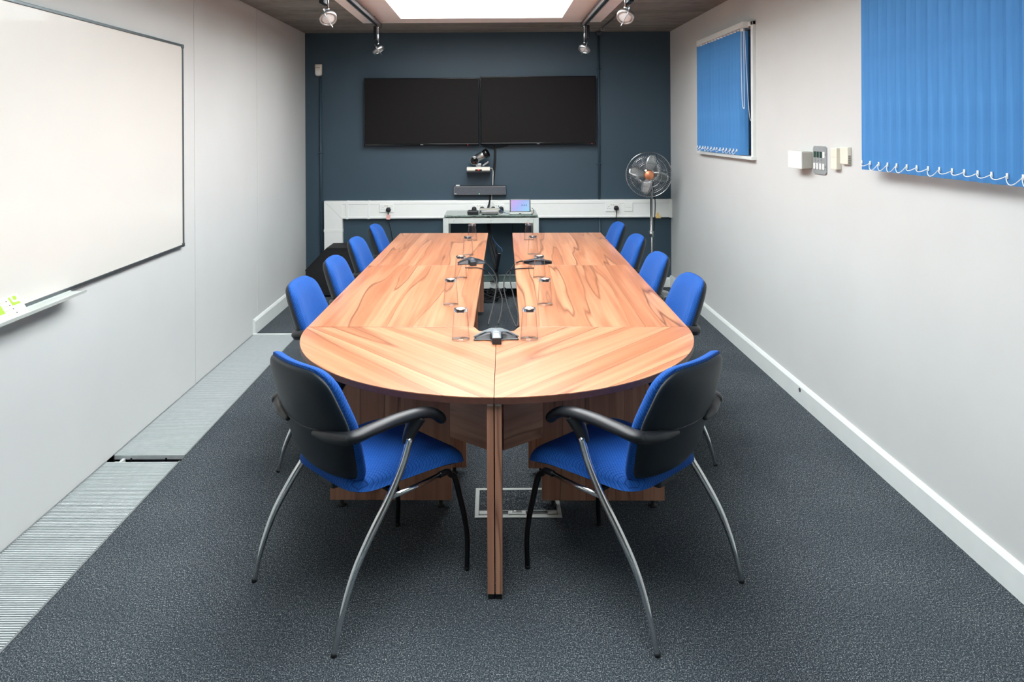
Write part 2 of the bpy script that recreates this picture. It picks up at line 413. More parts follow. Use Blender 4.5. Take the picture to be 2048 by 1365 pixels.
# skirtings
def skirting(name, lab, pts, h, t, place):
    prof = [(0,0),(t,0),(t,h-.018),(t*.55,h-.004),(t*.3,h),(0,h)]
    m = MB(); place(m, prof); return tag(m.build(name, 'trimwhite'), lab, kind='structure')
skirting('baseboard_right', 'white skirting along the right wall', 0, .122, .02, lambda m, p: m.prism([(XR-a, b) for a, b in p], YF, YB, 'y'))
skirting('baseboard_left', 'short white skirting beyond the floor grille', 0, .122, .02, lambda m, p: m.prism([(XL+a, b) for a, b in p], GY1, YB, 'y'))
skirting('baseboard_back', 'white skirting on the blue wall', 0, .10, .016, lambda m, p: m.prism([(YB-a, b) for a, b in p], XL, XR, 'x'))
MB().lathe([(.012,0),(.012,.004),(.006,.004),(.006,.0)], 12, about('Y', -PI/2, (XR-.0195, 4.53, .085))).build('cable_hole', 'ink', bpy.data.objects['baseboard_right'])

# windows in the right wall
for i, (y0, y1, z0, z1) in enumerate(WIN):
    fr = MB(); X0, X1 = XR-.022, XR+.10
    fr.box(X0, X1, y0-.012, y0+.03, z0-.0, z1+.02, .003); fr.box(X0, X1, y1-.03, y1+.012, z0, z1+.02, .003)
    fr.box(X0, X1, y0-.012, y1+.012, z1-.012, z1+.022, .003)
    w = tag(fr.build('window_%d' % (i+1), 'trimwhite'), ['far right-hand window with white frame', 'near right-hand window with white frame'][i], kind='structure')
    box('sill', 'trimwhite', w, XR-(.04 if i == 0 else .022), XR+.10, y0-.02, y1+.02, z0-.018, z0+.006, .004)
    sash = MB(); a = .05
    sash.box(XR+.045, XR+.085, y0+.03, y0+.03+a, z0, z1, .004); sash.box(XR+.045, XR+.085, y1-.03-a, y1-.03, z0, z1, .004)
    sash.box(XR+.045, XR+.085, y0+.03, y1-.03, z0, z0+a, .004); sash.box(XR+.045, XR+.085, y0+.03, y1-.03, z1-a, z1, .004)
    sash.build('sash', 'darkmetal', w)
    box('pane', 'sidepane', w, XR+.06, XR+.07, y0+.03, y1-.03, z0, z1)

# ------------------------------------------------------------------ skylight raft
RX0, RX1, RY0, RY1 = -1.217, 1.028, 0.6, 7.06
HX0, HX1, HY0, HY1 = -.826, .635, 1.0, 6.774
sk = thing('skylight', 'long glowing white ceiling light panel in a pale flush surround', 'skylight', (0, 0, ZC))
fr = MB()
for b in ((RX0,HX0,RY0,RY1),(HX1,RX1,RY0,RY1),(HX0,HX1,RY0,HY0),(HX0,HX1,HY1,RY1)): fr.box(*b, -.012, 0)
fr.build('surround', 'raft', sk)
m = MB()
for b in ((HX0-.012,HX0,HY0,HY1),(HX1,HX1+.012,HY0,HY1),(HX0-.012,HX1+.012,HY0-.012,HY0),(HX0-.012,HX1+.012,HY1,HY1+.012)): m.box(*b, .0005, .30)
m.build('shaft_lining', 'trimwhite', sk)
box('diffuser', 'panel', sk, HX0-.012, HX1+.012, HY0-.012, HY1+.012, .30, .312)

# track lights
def track(x, lab):
    t = thing('light_track', lab, 'light track', (x, 0, 2.62), group='ceiling light tracks')
    m = MB(); m.box(-.019, -.006, 1.2, 6.93, 0, .035); m.box(.006, .019, 1.2, 6.93, 0, .035); m.box(-.019, .019, 1.2, 6.93, .028, .04)
    m.build('rail', 'steel', t); box('slot', 'darkmetal', t, -.006, .006, 1.2, 6.93, .006, .028)
    box('end_cap', 'darkmetal', t, -.021, .021, 6.93, 6.955, -.002, .042, .003)
    for y in (1.6, 3.4, 5.2, 6.6): box('bracket', 'steel', t, -.012, .012, y, y+.04, .04, .0575)
track(-1.046, 'dark slotted light track on the left of the skylight'); track(.848, 'dark slotted light track on the right of the skylight')

def spot(x, y, yaw, tilt, lab, side, k=1.0):
    """adapter gear box and stem hanging from the track, ring head in a yoke"""
    t = thing('spotlight', lab, 'spotlight', (x, y, 2.618), 0, 'silver track spotlights')
    box('gear_box', 'darkmetal', t, -.017-side*.03, .017-side*.03, -.05, .07, -.125, 0, .004)
    MB().lathe([(.011,0),(.011,-.012),(.0065,-.016),(.0065,-.15),(.010,-.152),(.010,-.166)], 12).build('stem', 'chrome', t)
    H = about('Z', yaw, (0, 0, -.185)) @ about('X', tilt)
    H = Matrix.Translation((0, 0, -.212)) @ Matrix.Rotation(yaw, 4, 'Y') @ Matrix.Rotation(tilt, 4, 'X')
    y_ = MB()
    y_.tube([(0, .062*math.cos(a), .050*math.sin(a)) for a in [PI*q/14 for q in range(15)]], 1, 8, flat=(.013, .0035), up=(1,0,0), M4=H)
    y_.tube([(0, .060*math.cos(a), -.022-.016*math.sin(a)) for a in [PI*q/10 for q in range(11)]], 1, 8, flat=(.012, .003), up=(1,0,0), M4=H)
    y_.build('yoke', 'steel', t)
    hd = MB(); hd.lathe([(.048,-.02),(.056,-.018),(.057,.006),(.050,.012),(.046,.008),(.045,-.018)], 32, H, closed=True)
    h = hd.build('lamp_ring', 'steel', t)
    MB().lathe([(.046,-.010),(.042,.004),(.030,.014),(.016,.020),(.010,.021)], 24, H).build('reflector', 'chrome', h)
    MB().lathe([(0.0,-.017),(.030,-.0165),(.045,-.013),(.045,-.011),(0,-.0145)], 24, H).build('lens', 'lensglass', h)
    MB().lathe([(.010,.020),(.014,.024),(.014,.045),(.009,.050)], 14, H).build('lamp_holder', 'darkmetal', h)
M['platemetal'] = plain('brushed_plate', srgb(158,164,166), 0.4, 0.2, var=0.05, scale=40)
M['lensglass'] = plain('frosted_lens', srgb(226,230,232), 0.15, var=0.05, scale=60, coat=0.6)
spot(-1.046, 6.86, math.radians(-33), math.radians(-6), 'silver spotlight hanging at the far end of the left track', .6)
spot(.848, 6.86, math.radians(24), math.radians(-22), 'silver spotlight hanging at the far end of the right track', -.8)
spot(-1.046-.02, 4.86, math.radians(-22), math.radians(-40), 'larger nearer silver spotlight on the left track, cut by the picture edge', 1)
spot(.848+.02, 4.86, math.radians(22), math.radians(-40), 'larger nearer silver spotlight on the right track, cut by the picture edge', -1)

# ------------------------------------------------------------------ floor grilles
PITCH = 0.0125
def grille(y0, y1, lab, single):
    t = thing('floor_grille', lab, 'floor grille', (XL, y0, 0), 0, 'grilles along the left wall')
    W = GX-XL; n = int((y1-y0)/PITCH)
    e = MB(); e.box(W-.009, W, 0, y1-y0, -.03, .003, .001); e.box(.001, .008, 0, y1-y0, -.03, .002)
    e.build('edge_strip', 'steel', t)
    r = MB(); r.box(.09, .10, 0, y1-y0, -.035, -.014); r.box(.27, .28, 0, y1-y0, -.035, -.014); r.build('support_rail', 'darkmetal', t)
    def one(y, m): m.box(.008, W-.009, y, y+.0062, -.022, .0005)
    if single:
        m = MB(); one(0, m); first = m.build('bar', 'grille', t)
        for i in range(1, n):
            c = first.copy(); COL.objects.link(c); c.location = (0, i*PITCH, 0)
    else:
        m = MB()
        for i in range(n): one(i*PITCH, m)
        m.build('bars', 'grille', t)['kind'] = 'stuff'
    return t
grille(GY0, GYA, 'near length of ribbed metal floor grille beside the left wall', True)
g2 = grille(GYB, GY1, 'far length of ribbed metal floor grille beyond the dark gap', False)
box('end_bar', 'trimwhite', g2, 0, GX-XL, GY1-GYB-.012, GY1-GYB+.012, -.02, .006, .001)
st = MB(); st.prism([(0,-.1),(.055,-.1),(.055,-.012),(.035,-.012)], GYA+.02, GYA+.026, 'y'); st.box(0.055,.07,GYA+.01,GYB-.01,-.1,-.012); st.build('strut', 'silverpaint', floor, (XL,0,0))
MB().box(.09, .36, GYA+.03, GYA+.036, -.1, -.04).build('pipe_cover', 'trough', floor, (XL,0,0))

# ------------------------------------------------------------------ whiteboard
WY0, WY1, WZ0, WZ1 = 2.30, 4.72, .945, 2.218
wb = thing('whiteboard', 'large wall mounted whiteboard with thin grey metal frame on the left wall', 'whiteboard', (XL, WY0, WZ0))
L, H = WY1-WY0, WZ1-WZ0
box('writing_surface', 'board', wb, .004, .016, .008, L-.008, .008, H-.008)
fr = MB(); q = .014
for b in ((0,L,0,q),(0,L,H-q,H),(0,q,q,H-q),(L-q,L,q,H-q)): fr.box(0, .022, b[0], b[1], b[2], b[3], .002)
fr.build('frame', 'alu', wb)
MB().box(.0, .026, L-.024, L+.001, -.001, .024, .004).build('corner_cap', 'alu', wb); MB().box(.0, .026, L-.024, L+.001, H-.024, H+.001, .004).build('corner_cap', 'alu', wb)
pt = MB(); pt.prism([(.0,-.012),(.092,-.012),(.095,.002),(.091,.002),(.088,-.006),(.022,-.006),(.022,.0),(.0,.0)], 0.25, 1.15, 'y')
pt.build('pen_tray', 'silverpaint', wb)
# pen packet leaning in the tray
pk = thing('pen_packet', 'white card packet of marker pens with lime green print on the whiteboard tray', 'pen packet', (XL+.0265, 2.755, WZ0-.004))
S = .155
def lean(u, v): return (.055-.05*v/.115, u, .003+.075*v/.115)   # u along the wall, v up the sloping card
def card(name, mat, pts, lift, parent):
    vs = [Vector(lean(*p)) for p in pts]; nrm = Vector((.075,0,.05)).normalized()
    n = len(vs); m = MB()
    m.add([w+nrm*lift for w in vs]+[w+nrm*(lift-.0012 if lift < .002 else lift-.0004) for w in vs], [tuple(range(n)), tuple(reversed(range(n,2*n)))]+[(i,(i+1)%n,n+(i+1)%n,n+i) for i in range(n)])
    return m.build(name, mat, parent)
base = card('card', 'paper', [(0,0),(S+.13,0),(S+.13,.115),(0,.115)], .0015, pk)
o_ = .13
card('print', 'green', [(o_+S-.065,.06),(o_+S-.065,.108),(o_+S-.052,.108),(o_+S-.052,.08),(o_+S-.046,.074),(o_+S-.014,.074),(o_+S-.014,.06)], .0020, pk)
card('print', 'green', [(o_+S-.040,.085),(o_+S-.040,.108),(o_+S-.018,.108),(o_+S-.018,.092),(o_+S-.024,.085)], .0020, pk)
card('print', 'green', [(o_-.04,.035),(o_-.04,.09),(o_+.03,.09),(o_+.03,.035)], .0020, pk)
for i in range(4):
    v0 = .02+.024*i; u1 = o_+S-.062-(.006*i)
    card('pen_print', 'greyplastic', [(u1-.06,v0-.006),(u1-.06,v0+.006),(u1-.02,v0+.005),(u1-.006,v0+.001),(u1-.006,v0-.001),(u1-.02,v0-.005)], .0019, pk)
    card('nib_print', 'ink', [(u1-.007,v0-.003),(u1-.007,v0+.003),(u1,v0+.003),(u1,v0-.003)], .0020, pk)

# ------------------------------------------------------------------ conference table
TA = math.radians(-0.9); TO = Vector((.015, 3.577, 0)); TZ = .73
def tw(u, v): return (TO.x+u*math.cos(TA)-v*math.sin(TA), TO.y+u*math.sin(TA)+v*math.cos(TA))
def desk(side, v0, lab):
    x, y = tw(0, v0); t = thing('desk', lab, 'desk', (x, y, 0), TA, 'rectangular desks of the conference table')
    a, b = sorted((side*.11, side*.91)); g = .0015
    MB().box(a, b, g, 1.6-g, TZ-.025, TZ, .0015, seg=1).build('tabletop', 'wood_y', t)
    pa, pb = sorted((side*.15, side*.385))
    for v in (.05, 1.525):
        p = box('panel_leg', 'wood_v', t, pa, pb, v, v+.025, .03, TZ-.0255, .001)
        for u in (pa+.06, pb-.06): MB().lathe([(.018,0),(.018,.006),(.008,.008),(.008,.03)], 12, about('Z', 0, (u, v+.0125, 0))).build('foot', 'rubber', p)
    u = side*.27; box('modesty_panel', 'wood_h', t, u-.009, u+.009, .076, 1.524, .32, TZ-.0255, .001)
    return t
desk(-1, 0.006, 'left desk of the nearer pair in the conference table'); desk(1, 0.001, 'right desk of the nearer pair in the conference table')
desk(-1, 1.604, 'left desk of the farther pair, nearest the blue wall'); desk(1, 1.603, 'right desk of the farther pair, nearest the blue wall')
M['wood_hl'] = wood('veneer_crosswise_left', (0,0,math.radians(125)), DL, DM, DD, 5, 0.42, 7.0, 0.3)
M['wood_hr'] = wood('veneer_crosswise_right', (0,0,math.radians(55)), DL, DM, DD, 5, 0.42, 7.0, 0.3)
def dend(side, lab):
    x, y = tw(0, 0); t = thing('table_end', lab, 'table', (x, y, 0), TA, 'curved ends of the conference table')
    pts = [(.107,-.002)]+[(.91*math.cos(a), -.002-.933*math.sin(a)) for a in [PI/2*q/36 for q in range(37)]]
    pts[-1] = (.0012, -.935); pts += [(.0012,-.072),(.082,-.072)]
    pts = [(side*p[0], p[1]) for p in pts]
    MB().prism(pts, TZ-.003, TZ, 'z').build('tabletop', 'wood_l' if side < 0 else 'wood_r', t)
    MB().prism(pts, TZ-.025, TZ-.0031, 'z', smooth=False).build('edge_band', 'edge', t)
    a, b = sorted((side*.20, side*.742))
    p = box('panel_leg', 'wood_v', t, a, b, -.262, -.237, .03, TZ-.0255, .001)
    for u in (a+.05, b-.05): MB().lathe([(.018,0),(.018,.006),(.008,.008),(.008,.03)], 12, about('Z', 0, (u, -.25, 0))).build('foot', 'rubber', p)
    a, b = sorted((side*.002, side*.0265))
    p = box('panel_leg', 'wood_v', t, a, b, -.917, -.40, .022, TZ-.0255, .001)
    box('foot', 'rubber', p, a+.002, b-.002, -.91, -.86, 0, .022); box('foot', 'rubber', p, a+.002, b-.002, -.46, -.41, 0, .022)
    MB().box(a+.001, b-.001, -.9205, -.9, TZ-.037, TZ-.0256, .002).build('bracket', 'greyplastic', p)
    m = MB(); d = Vector((side*.2-side*.027, .14, 0)); n_ = Vector((-d.y, d.x, 0)).normalized()*.009; s0 = Vector((side*.027, -.402, 0)); s1 = s0+d
    m.add([s0-n_+Vector((0,0,zz)) for zz in (.315, TZ-.0255)]+[s1-n_+Vector((0,0,zz)) for zz in (.315, TZ-.0255)]+[s0+n_+Vector((0,0,zz)) for zz in (.315, TZ-.0255)]+[s1+n_+Vector((0,0,zz)) for zz in (.315, TZ-.0255)],
          [(0,1,3,2),(4,6,7,5),(0,4,5,1),(2,3,7,6),(1,5,7,3),(0,2,6,4)])
    m.build('modesty_panel', 'wood_hl' if side < 0 else 'wood_hr', t)
dend(-1, 'left quarter of the curved near end of the table'); dend(1, 'right quarter of the curved near end of the table')

# ------------------------------------------------------------------ chairs
def make_chair(lab):
    t = thing('conference_chair', lab, 'chair', group='blue conference chairs around the table')
    # seat
    out = round_poly([(-.215,-.187),(.215,-.187),(.245,.313),(-.245,.313)], [.10,.10,.075,.075], 7)
    out = resample(out, 56)
    def smap(x, y, o):
        z = .462+.012*math.cos(3*y)+.25*x*x*0.35
        if y > .16: z -= 1.1*(y-.16)**2
        if y < -.1: z += .9*(y+.1)**2
        return (x, y, z+o)
    MB().pillow(out, smap, lambda q: -.034+.052*max(0,1-q**9)**.5, lambda q: -.034, centre=(0,.06)).build('seat', 'fabric', t)
    MB().pillow([(x*.97, y*.97+.002) for x, y in out], smap, lambda q: -.032, lambda q: -.034-.018*max(0,1-q**8)**.5, centre=(0,.06)).build('seat_pan', 'black', t)
    # back
    half = [(0,.885),(.12,.884),(.165,.870),(.196,.835),(.214,.77),(.226,.70),(.224,.64),(.212,.56),(.200,.50),(.178,.475),(.10,.466),(0,.464)]
    hs = spline(half, 4); bo = resample(hs+[(-a, b) for a, b in reversed(hs[1:-1])], 64)
    def bmap(x, z, o): return (x, -.307+.115-(z-.48)*.33+.07*max(0,z-.75)**1*.4+.95*x*x+o, z)
    MB().pillow(bo, bmap, lambda q: .058 if q < .72 else (.058-.020*((q-.72)/.25)**1.4 if q < .975 else .038-.018*(q-.975)/.025), lambda q: .004+.004*(q > .99), radii=(0.0,.3,.6,.72,.78,.84,.9,.95,.972,.992,1.0), centre=(0,.68)).build('backrest', 'fabric', t)
    def crease(q): return 0
    sh = MB().pillow([(x*.965, (z-.675)*.965+.675) for x, z in bo], bmap, lambda q: .004, lambda q: .004-.026*max(0,1-q**10)**.6, centre=(0,.68))
    sh = sh.build('back_shell', 'shell', t)
    cr = [(x, bmap(x, .655-.0*x, -.0225)[1], .655+.35*x*x) for x in [-.19+.38*i/20 for i in range(21)]]
    MB().tube(cr, 1, 8, flat=(.0022,.004)).build('shell_ridge', 'shell', sh)
    for s in (-1, 1):
        # arm: moulded bracket wraps from behind the shell, padded rest runs forward
        br = spline([(s*.085,-.268,.648),(s*.15,-.252,.650),(s*.215,-.232,.655),(s*.252,-.212,.664),(s*.262,-.17,.672)], 6)
        n = len(br)
        b_ = MB().tube(br, [min(1, .35+2.2*i/n) for i in range(n)], 14, flat=(.021,.022)).build('arm_bracket', 'black', t)
        ar = spline([(s*.236,-.228,.664),(s*.257,-.205,.669),(s*.264,-.15,.676),(s*.262,-.05,.6805),(s*.256,.05,.674),(s*.250,.115,.658),(s*.247,.155,.632),(s*.246,.166,.612)], 6)
        n = len(ar); rr = [min(1, .80+.25*i/4)*(1.0 if i < n-8 else (1-.38*((i-n+8)/7)**2)) for i in range(n)]
        a_ = MB().tube(ar, rr, 18, flat=(.0285,.019)).build('armrest', 'black', t)
        MB().tube(spline([(s*.255,.052,.664),(s*.2515,.030,.632),(s*.249,.014,.60),(s*.248,.006,.578)], 5), [.030-.013*i/15 for i in range(16)], 14).build('arm_socket', 'black', a_)
        # rear leg: one swept chrome tube from the floor up to the arm socket
        prof = [(0,0),(.014,.06),(.041,.145),(.083,.236),(.145,.325),(.225,.425),(.285,.52),(.318,.60)]
        def P(a, z): tt = a/.617; return (s*(.275-.055*tt*(0.5 if tt < .6 else .5)), -.307+a, z)
        rl = spline([P(a, z) for a, z in prof], 5); n = len(rl)
        lg = MB().tube(rl, [.0085+.0045*min(1, i/(n*.5)) for i in range(n)], 12).build('leg', 'chrome', t); lg['label'] = 'bright chrome rear leg sweeping up to the arm'
        MB().lathe([(.0095,0),(.0095,.008),(.0085,.012)], 12, about('Z', 0, P(0,0))).build('foot', 'rubber', lg)
        fp = [(.535,.432),(.556,.37),(.583,.285),(.608,.195),(.621,.11),(.617,0)]
        def F(a, z): tt = a/.617; return (s*(.275-.055*tt), -.307+a, z)
        fl = spline([(s*.228,.17,.408),(s*.231,.205,.410),F(.530,.395)]+[F(a, z) for a, z in fp[1:]], 5); n = len(fl)
        lg = MB().tube(fl, [.0115-.003*max(0,(i/n-.4)) for i in range(n)], 12).build('leg', 'darkmetal', t); lg['label'] = 'black front leg'
        MB().lathe([(.0105,0),(.0105,.008),(.0095,.012)], 12, about('Z', 0, F(.617,0))).build('foot', 'rubber', lg)
        MB().tube([(s*.228,.17,.408),(s*.24,.05,.410),(s*.251,-.07,.4175)], .009, 10).build('seat_rail', 'chrome', t)
    MB().tube([(-.245,-.03,.413),(.245,-.03,.413)], .010, 10).build('cross_rail', 'darkmetal', t)
    MB().box(-.05, .05, -.17, -.09, .405, .47, .01).build('back_bracket', 'black', t)
    return t
spec = [(-.474, 2.792, -46.2, 'blue and black armchair at the near left corner, its back to the viewer'),
        (.508, 2.786, 44.1, 'blue and black armchair at the near right corner, its back to the viewer'),
        (-.735, 3.93, -92, 'nearest of the four blue chairs along the left side of the table'),
        (-.700, 4.61, -90, 'second nearest of the four blue chairs along the left side of the table'),
        (-.712, 5.42, -90, 'third of the four blue chairs along the left side, before the black case'),
        (-.688, 6.16, -89, 'farthest of the four blue chairs along the left side, by the blue wall'),
        (.795, 3.98, 91, 'nearest of the four blue chairs along the right side of the table'),
        (.775, 4.69, 90, 'second nearest of the four blue chairs along the right side of the table'),
        (.795, 5.50, 90, 'third of the four blue chairs along the right side, before the fan'),
        (.780, 6.22, 90, 'farthest of the four blue chairs along the right side, by the blue wall')]
proto = None
for x, y, a, lab in spec:
    c = make_chair(lab) if proto is None else dup(proto)
    proto = proto or c
    c.location = (x-.0085, y, 0); c.rotation_euler = (0,0,math.radians(a)); c['label'] = lab

# ------------------------------------------------------------------ upturned tumblers
def make_glass():
    t = thing('tumbler', '', 'glass', group='upturned clear tumblers on the table')
    h = .142
    wall = [(.0395,.0006),(.0405,.0),(.0407,.002),(.031,h-.012),(.0305,h-.004),(.0285,h-.0135),(.0386,.002)]
    MB().lathe([(.0391,.0032),(.0392,.0012),(.0398,.0002),(.0405,.0012),(.0404,.003),(.0402,.006),(.0315,h-.022),(.0312,h-.018),(.0311,h-.016)], 40).build('wall', 'tumbler', t)
    MB().lathe([(0,h-.013),(.02,h-.0135),(.0298,h-.0155),(.0312,h-.0145),(.0308,h-.006),(.0292,h-.001),(.026,h),(.022,h-.0015),(0,h-.003)], 40).build('base', 'glassbase', t)
    return t
gl = [(-.143,3.368,'upturned tumbler left of the near microphone pod, frontmost on the left'),
      (-.224,4.03,'second tumbler from the front in the left row'), (-.201,4.745,'middle tumbler of the left row, before the left microphone pod'),
      (-.1835,5.6,'fourth tumbler from the front in the left row'), (-.171,6.33,'rearmost tumbler of the left row, before the glass console'),
      (.166,3.37,'upturned tumbler right of the near microphone pod, frontmost on the right'),
      (.2827,4.024,'second tumbler from the front in the right row'), (.298,4.745,'middle tumbler of the right row, before the right microphone pod'),
      (.304,5.616,'fourth tumbler from the front in the right row'), (.308,6.343,'rearmost tumbler of the right row, before the glass console')]
gp = None
for x, y, lab in gl:
    g = make_glass() if gp is None else dup(gp)
    gp = gp or g; g.location = (x-.005, y, TZ); g['label'] = lab

# ------------------------------------------------------------------ microphone pods
def make_pod(lab, mat):
    t = thing('microphone_pod', lab, 'microphone', group='three-armed conference microphone pods')
    # local: +y is the rear hump, the long arm points to -y
    def sym(h): return h+[(-a, b) for a, b in reversed(h)]
    full = round_poly(sym([(.020,-.100),(.021,-.05),(.026,-.036),(.05,-.032),(.096,-.040),(.103,-.030),(.098,-.016),(.06,.022),(.03,.036)]), .006, 3)
    slim = round_poly(sym([(.020,-.100),(.021,-.045),(.027,-.016),(.05,-.008),(.094,-.028),(.104,-.030),(.098,-.014),(.06,.024),(.03,.038)]), .006, 3)
    def top(x, y): return max(.007, .043-.33*abs(x)**1.1*.9-.16*max(0,-y-.03))
    MB().pillow(slim, lambda x, y, o: (x, y, top(x, y)+o), lambda q: -.0025*q**8, lambda q: -.006, centre=(0,.008)).build('top_shell', mat, t)
    MB().pillow(full, lambda x, y, o: (x, y, o if o < .002 else max(.004, top(x, y)-.004-.22*max(0,-y-.012)*(1 if abs(x) > .022 else .2))), lambda q: .01 if q < .97 else .0019, lambda q: .0012, centre=(0,0)).build('speaker_grille', 'black', t)
    for s in (-1, 1): MB().tube(spline([(s*.021,-.052,.004),(s*.028,-.038,.004),(s*.055,-.034,.004),(s*.100,-.037,.006)], 5), .0028, 7).build('lower_lip', mat, t)
    MB().box(-.0195, .0195, -.1025, -.096, .002, .029, .001).build('end_cap', 'ink', t)
    MB().box(-.009, .009, -.046, -.043, .0385, .0415, .0003).build('badge', 'paper', t)
    MB().lathe([(.008,.0),(.008,.002),(.0,.0025)], 14, about('X', 0, (0,.020,.0415))).build('button', 'ink', t)
    return t
M['podgrey'] = plain('pod_grey', srgb(112,120,124), 0.42, 0.3, var=0.03); M['poddark'] = plain('pod_dark_grey', srgb(70,76,84), 0.4, 0.4, var=0.04)
pod = make_pod('silver three-armed microphone pod at the near end of the table gap', 'podgrey')
pod.location = (.011, 3.385, TZ); pod.rotation_euler = (0,0,math.radians(2))
p2 = make_pod('dark microphone pod on the left desk behind a tumbler', 'poddark'); p2.location = (-.155, 5.25, TZ); p2.rotation_euler = (0,0,math.radians(12))
p3 = make_pod('dark microphone pod on the right desk behind a tumbler', 'poddark'); p3.location = (.31, 5.22, TZ); p3.rotation_euler = (0,0,math.radians(176))
def cable(name, pts, r, mat, lab, cat='cable', group=None, n=8):
    o = MB().tube(spline(pts, 8), r, n).build(name, mat); return tag(o, lab, cat, group)
G = 'microphone cables across the table gap'
cable('microphone_cable', [(-0.201, 5.335, 0.7365), (-0.1584, 5.344, 0.7365), (-0.0987, 5.323, 0.7365), (-0.0479, 5.356, 0.7088), (-0.0049, 5.126, 0.7059), (0.0175, 4.923, 0.7059), (0.0218, 4.697, 0.7088), (0.0084, 4.287, 0.7148), (-0.0048, 3.973, 0.7236), (-0.0252, 3.596, 0.7355)], .0038, 'rubber', 'upper black cable arching from the left microphone pod over the gap', group=G)
cable('microphone_cable', [(-0.1908, 5.059, 0.7365), (-0.1502, 5.058, 0.7365), (-0.1072, 5.056, 0.7365), (-0.067, 5.002, 0.7365), (-0.0284, 5.016, 0.7067), (0.0047, 4.799, 0.7055), (0.025, 4.604, 0.7067), (0.0438, 4.379, 0.7103), (0.0496, 4.176, 0.7163), (0.039, 3.854, 0.7247), (0.0218, 3.604, 0.7355)], .0038, 'rubber', 'lower black cable running from the left microphone pod to the near pod', group=G)
cable('microphone_cable', [(0.2457, 5.273, 0.7365), (0.2064, 5.303, 0.7365), (0.1703, 5.256, 0.7365), (0.1392, 5.254, 0.7088), (0.1176, 5.087, 0.7059), (0.1095, 4.888, 0.7059), (0.1082, 4.695, 0.7088), (0.1147, 4.357, 0.7148), (0.1185, 4.095, 0.7236), (0.1251, 3.805, 0.7365), (0.118, 3.62, 0.72)], .0038, 'rubber', 'upper black cable arching from the right microphone pod over the gap', group=G)
cable('microphone_cable', [(0.2748, 5.036, 0.7365), (0.2207, 5.03, 0.7365), (0.1493, 5.003, 0.7365), (0.1109, 5.089, 0.7088), (0.0812, 4.95, 0.7059), (0.0682, 4.749, 0.7059), (0.0647, 4.521, 0.7088), (0.0725, 4.206, 0.7148), (0.0889, 3.836, 0.7236), (0.1092, 3.548, 0.7355)], .0038, 'rubber', 'lower black cable running from the right microphone pod to the near pod', group=G)

# ------------------------------------------------------------------ floor box
fb = thing('floor_box', 'silver framed service box with carpeted lid set in the floor under the table end', 'floor box', (-.086, 3.217, 0))
W, D = .378, .262
m = MB()
for b in ((0,W,0,.018),(0,W,D-.018,D),(0,.018,.018,D-.018),(W-.018,W,.018,D-.018)): m.box(*b, 0.0005, .006, .001)
m.build('frame', 'silverpaint', fb)
lid = box('lid', 'carpet', fb, .026, W-.026, .062, D-.022, .001, .006)
m = MB(); m.box(.020,.085,.020,.060,.001,.006); m.box(.146,.222,.020,.060,.001,.006); m.box(W-.06,W-.020,.020,.060,.001,.006); m.box(.020,W-.020,.0195,.025,.001,.006); m.box(.02,W-.02,.056,.0605,.001,.006)
m.build('lid_trim', 'silverpaint', fb)
box('cable_slot', 'ink', fb, .085, .146, .025, .056, .0006, .002); box('cable_slot', 'ink', fb, .222, W-.06, .025, .056, .0006, .002)
MB().tube([(.165,.036,.006),(.165,.042,.010),(.203,.042,.010),(.203,.036,.006)], .002, 8).build('handle', 'chrome', fb)

# ------------------------------------------------------------------ back wall: screens
TY = 7.80
def tv(x0, x1, z0, z1, lab, tilt, led):
    w, h = x1-x0, z1-z0; t = thing('television', lab, 'television', ((x0+x1)/2, TY, (z0+z1)/2), 0, 'twin wall screens')
    t.rotation_euler = (0, math.radians(tilt), 0)
    w /= 2; h /= 2
    MB().box(-w, w, -.004, .04, -h, h, .004).build('casing', 'gloss', t)
    m = MB(); q = .010
    for b in ((-w,w,h-q,h),(-w,w,-h,-h+.022),(-w,-w+q,-h,h),(w-q,w,-h,h)): m.box(b[0], b[1], -.010, -.003, b[2], b[3], .0025)
    m.build('bezel', 'gloss', t)
    MB().box(-w+q, w-q, -.0065, -.003, -h+.022, h-q).build('screen', 'screen', t)
    box('badge', 'steel', t, -.014, .014, -.0112, -.0095, -h+.008, -h+.014)
    MB().lathe([(.003,0),(.003,.002),(0,.0025)], 8, about('X', PI/2, (led, -.0095, -h+.008))).build('standby_light', 'led_red', t)
    MB().box(-.2, .2, .04, .069, -.12, .12).build('wall_bracket', 'darkmetal', t)
tv(-1.337, -.137, 1.50, 2.207, 'left of the two black screens on the blue wall', .15, -.02+.5)
tv(-.127, 1.077, 1.505, 2.220, 'right of the two black screens on the blue wall', -.1, .56)

# camera on its shelf
cm = thing('conference_camera', 'silver pan and tilt camera parked on a small wall shelf below the screens', 'camera', (-.146, 7.74, 1.24))
MB().box(-.127, .123, -.05, .128, -.018, .0, .004).build('shelf', 'black', cm)
b = MB().box(-.122, .118, -.055, .06, .0, .040, .006).build('base', 'silverpaint', cm)
MB().box(-.12, .116, -.059, -.054, .008, .038, .002).build('front_trim', 'cream', b)
MB().box(-.035, .035, -.062, -.056, .004, .018, .002).build('sensor_window', 'gloss', b)
MB().lathe([(.007,0),(.007,.004),(0,.006)], 10, about('X', PI/2, (.0,-.061,.012))).build('status_light', 'led_red', b)
MB().box(-.03, .03, -.03, .03, .04, .075, .006).build('neck', 'steel', cm)
MB().lathe([(.044,-.035),(.047,-.03),(.047,.04),(.044,.045)], 28, about('X', PI/2, (-.043, 0, .108))).build('pivot_housing', 'steel', cm)
MB().lathe([(.040,0),(.040,.004),(.036,.006)], 28, about('X', PI/2, (-.043, -.0452, .108))).build('pivot_cap', 'gloss', cm)
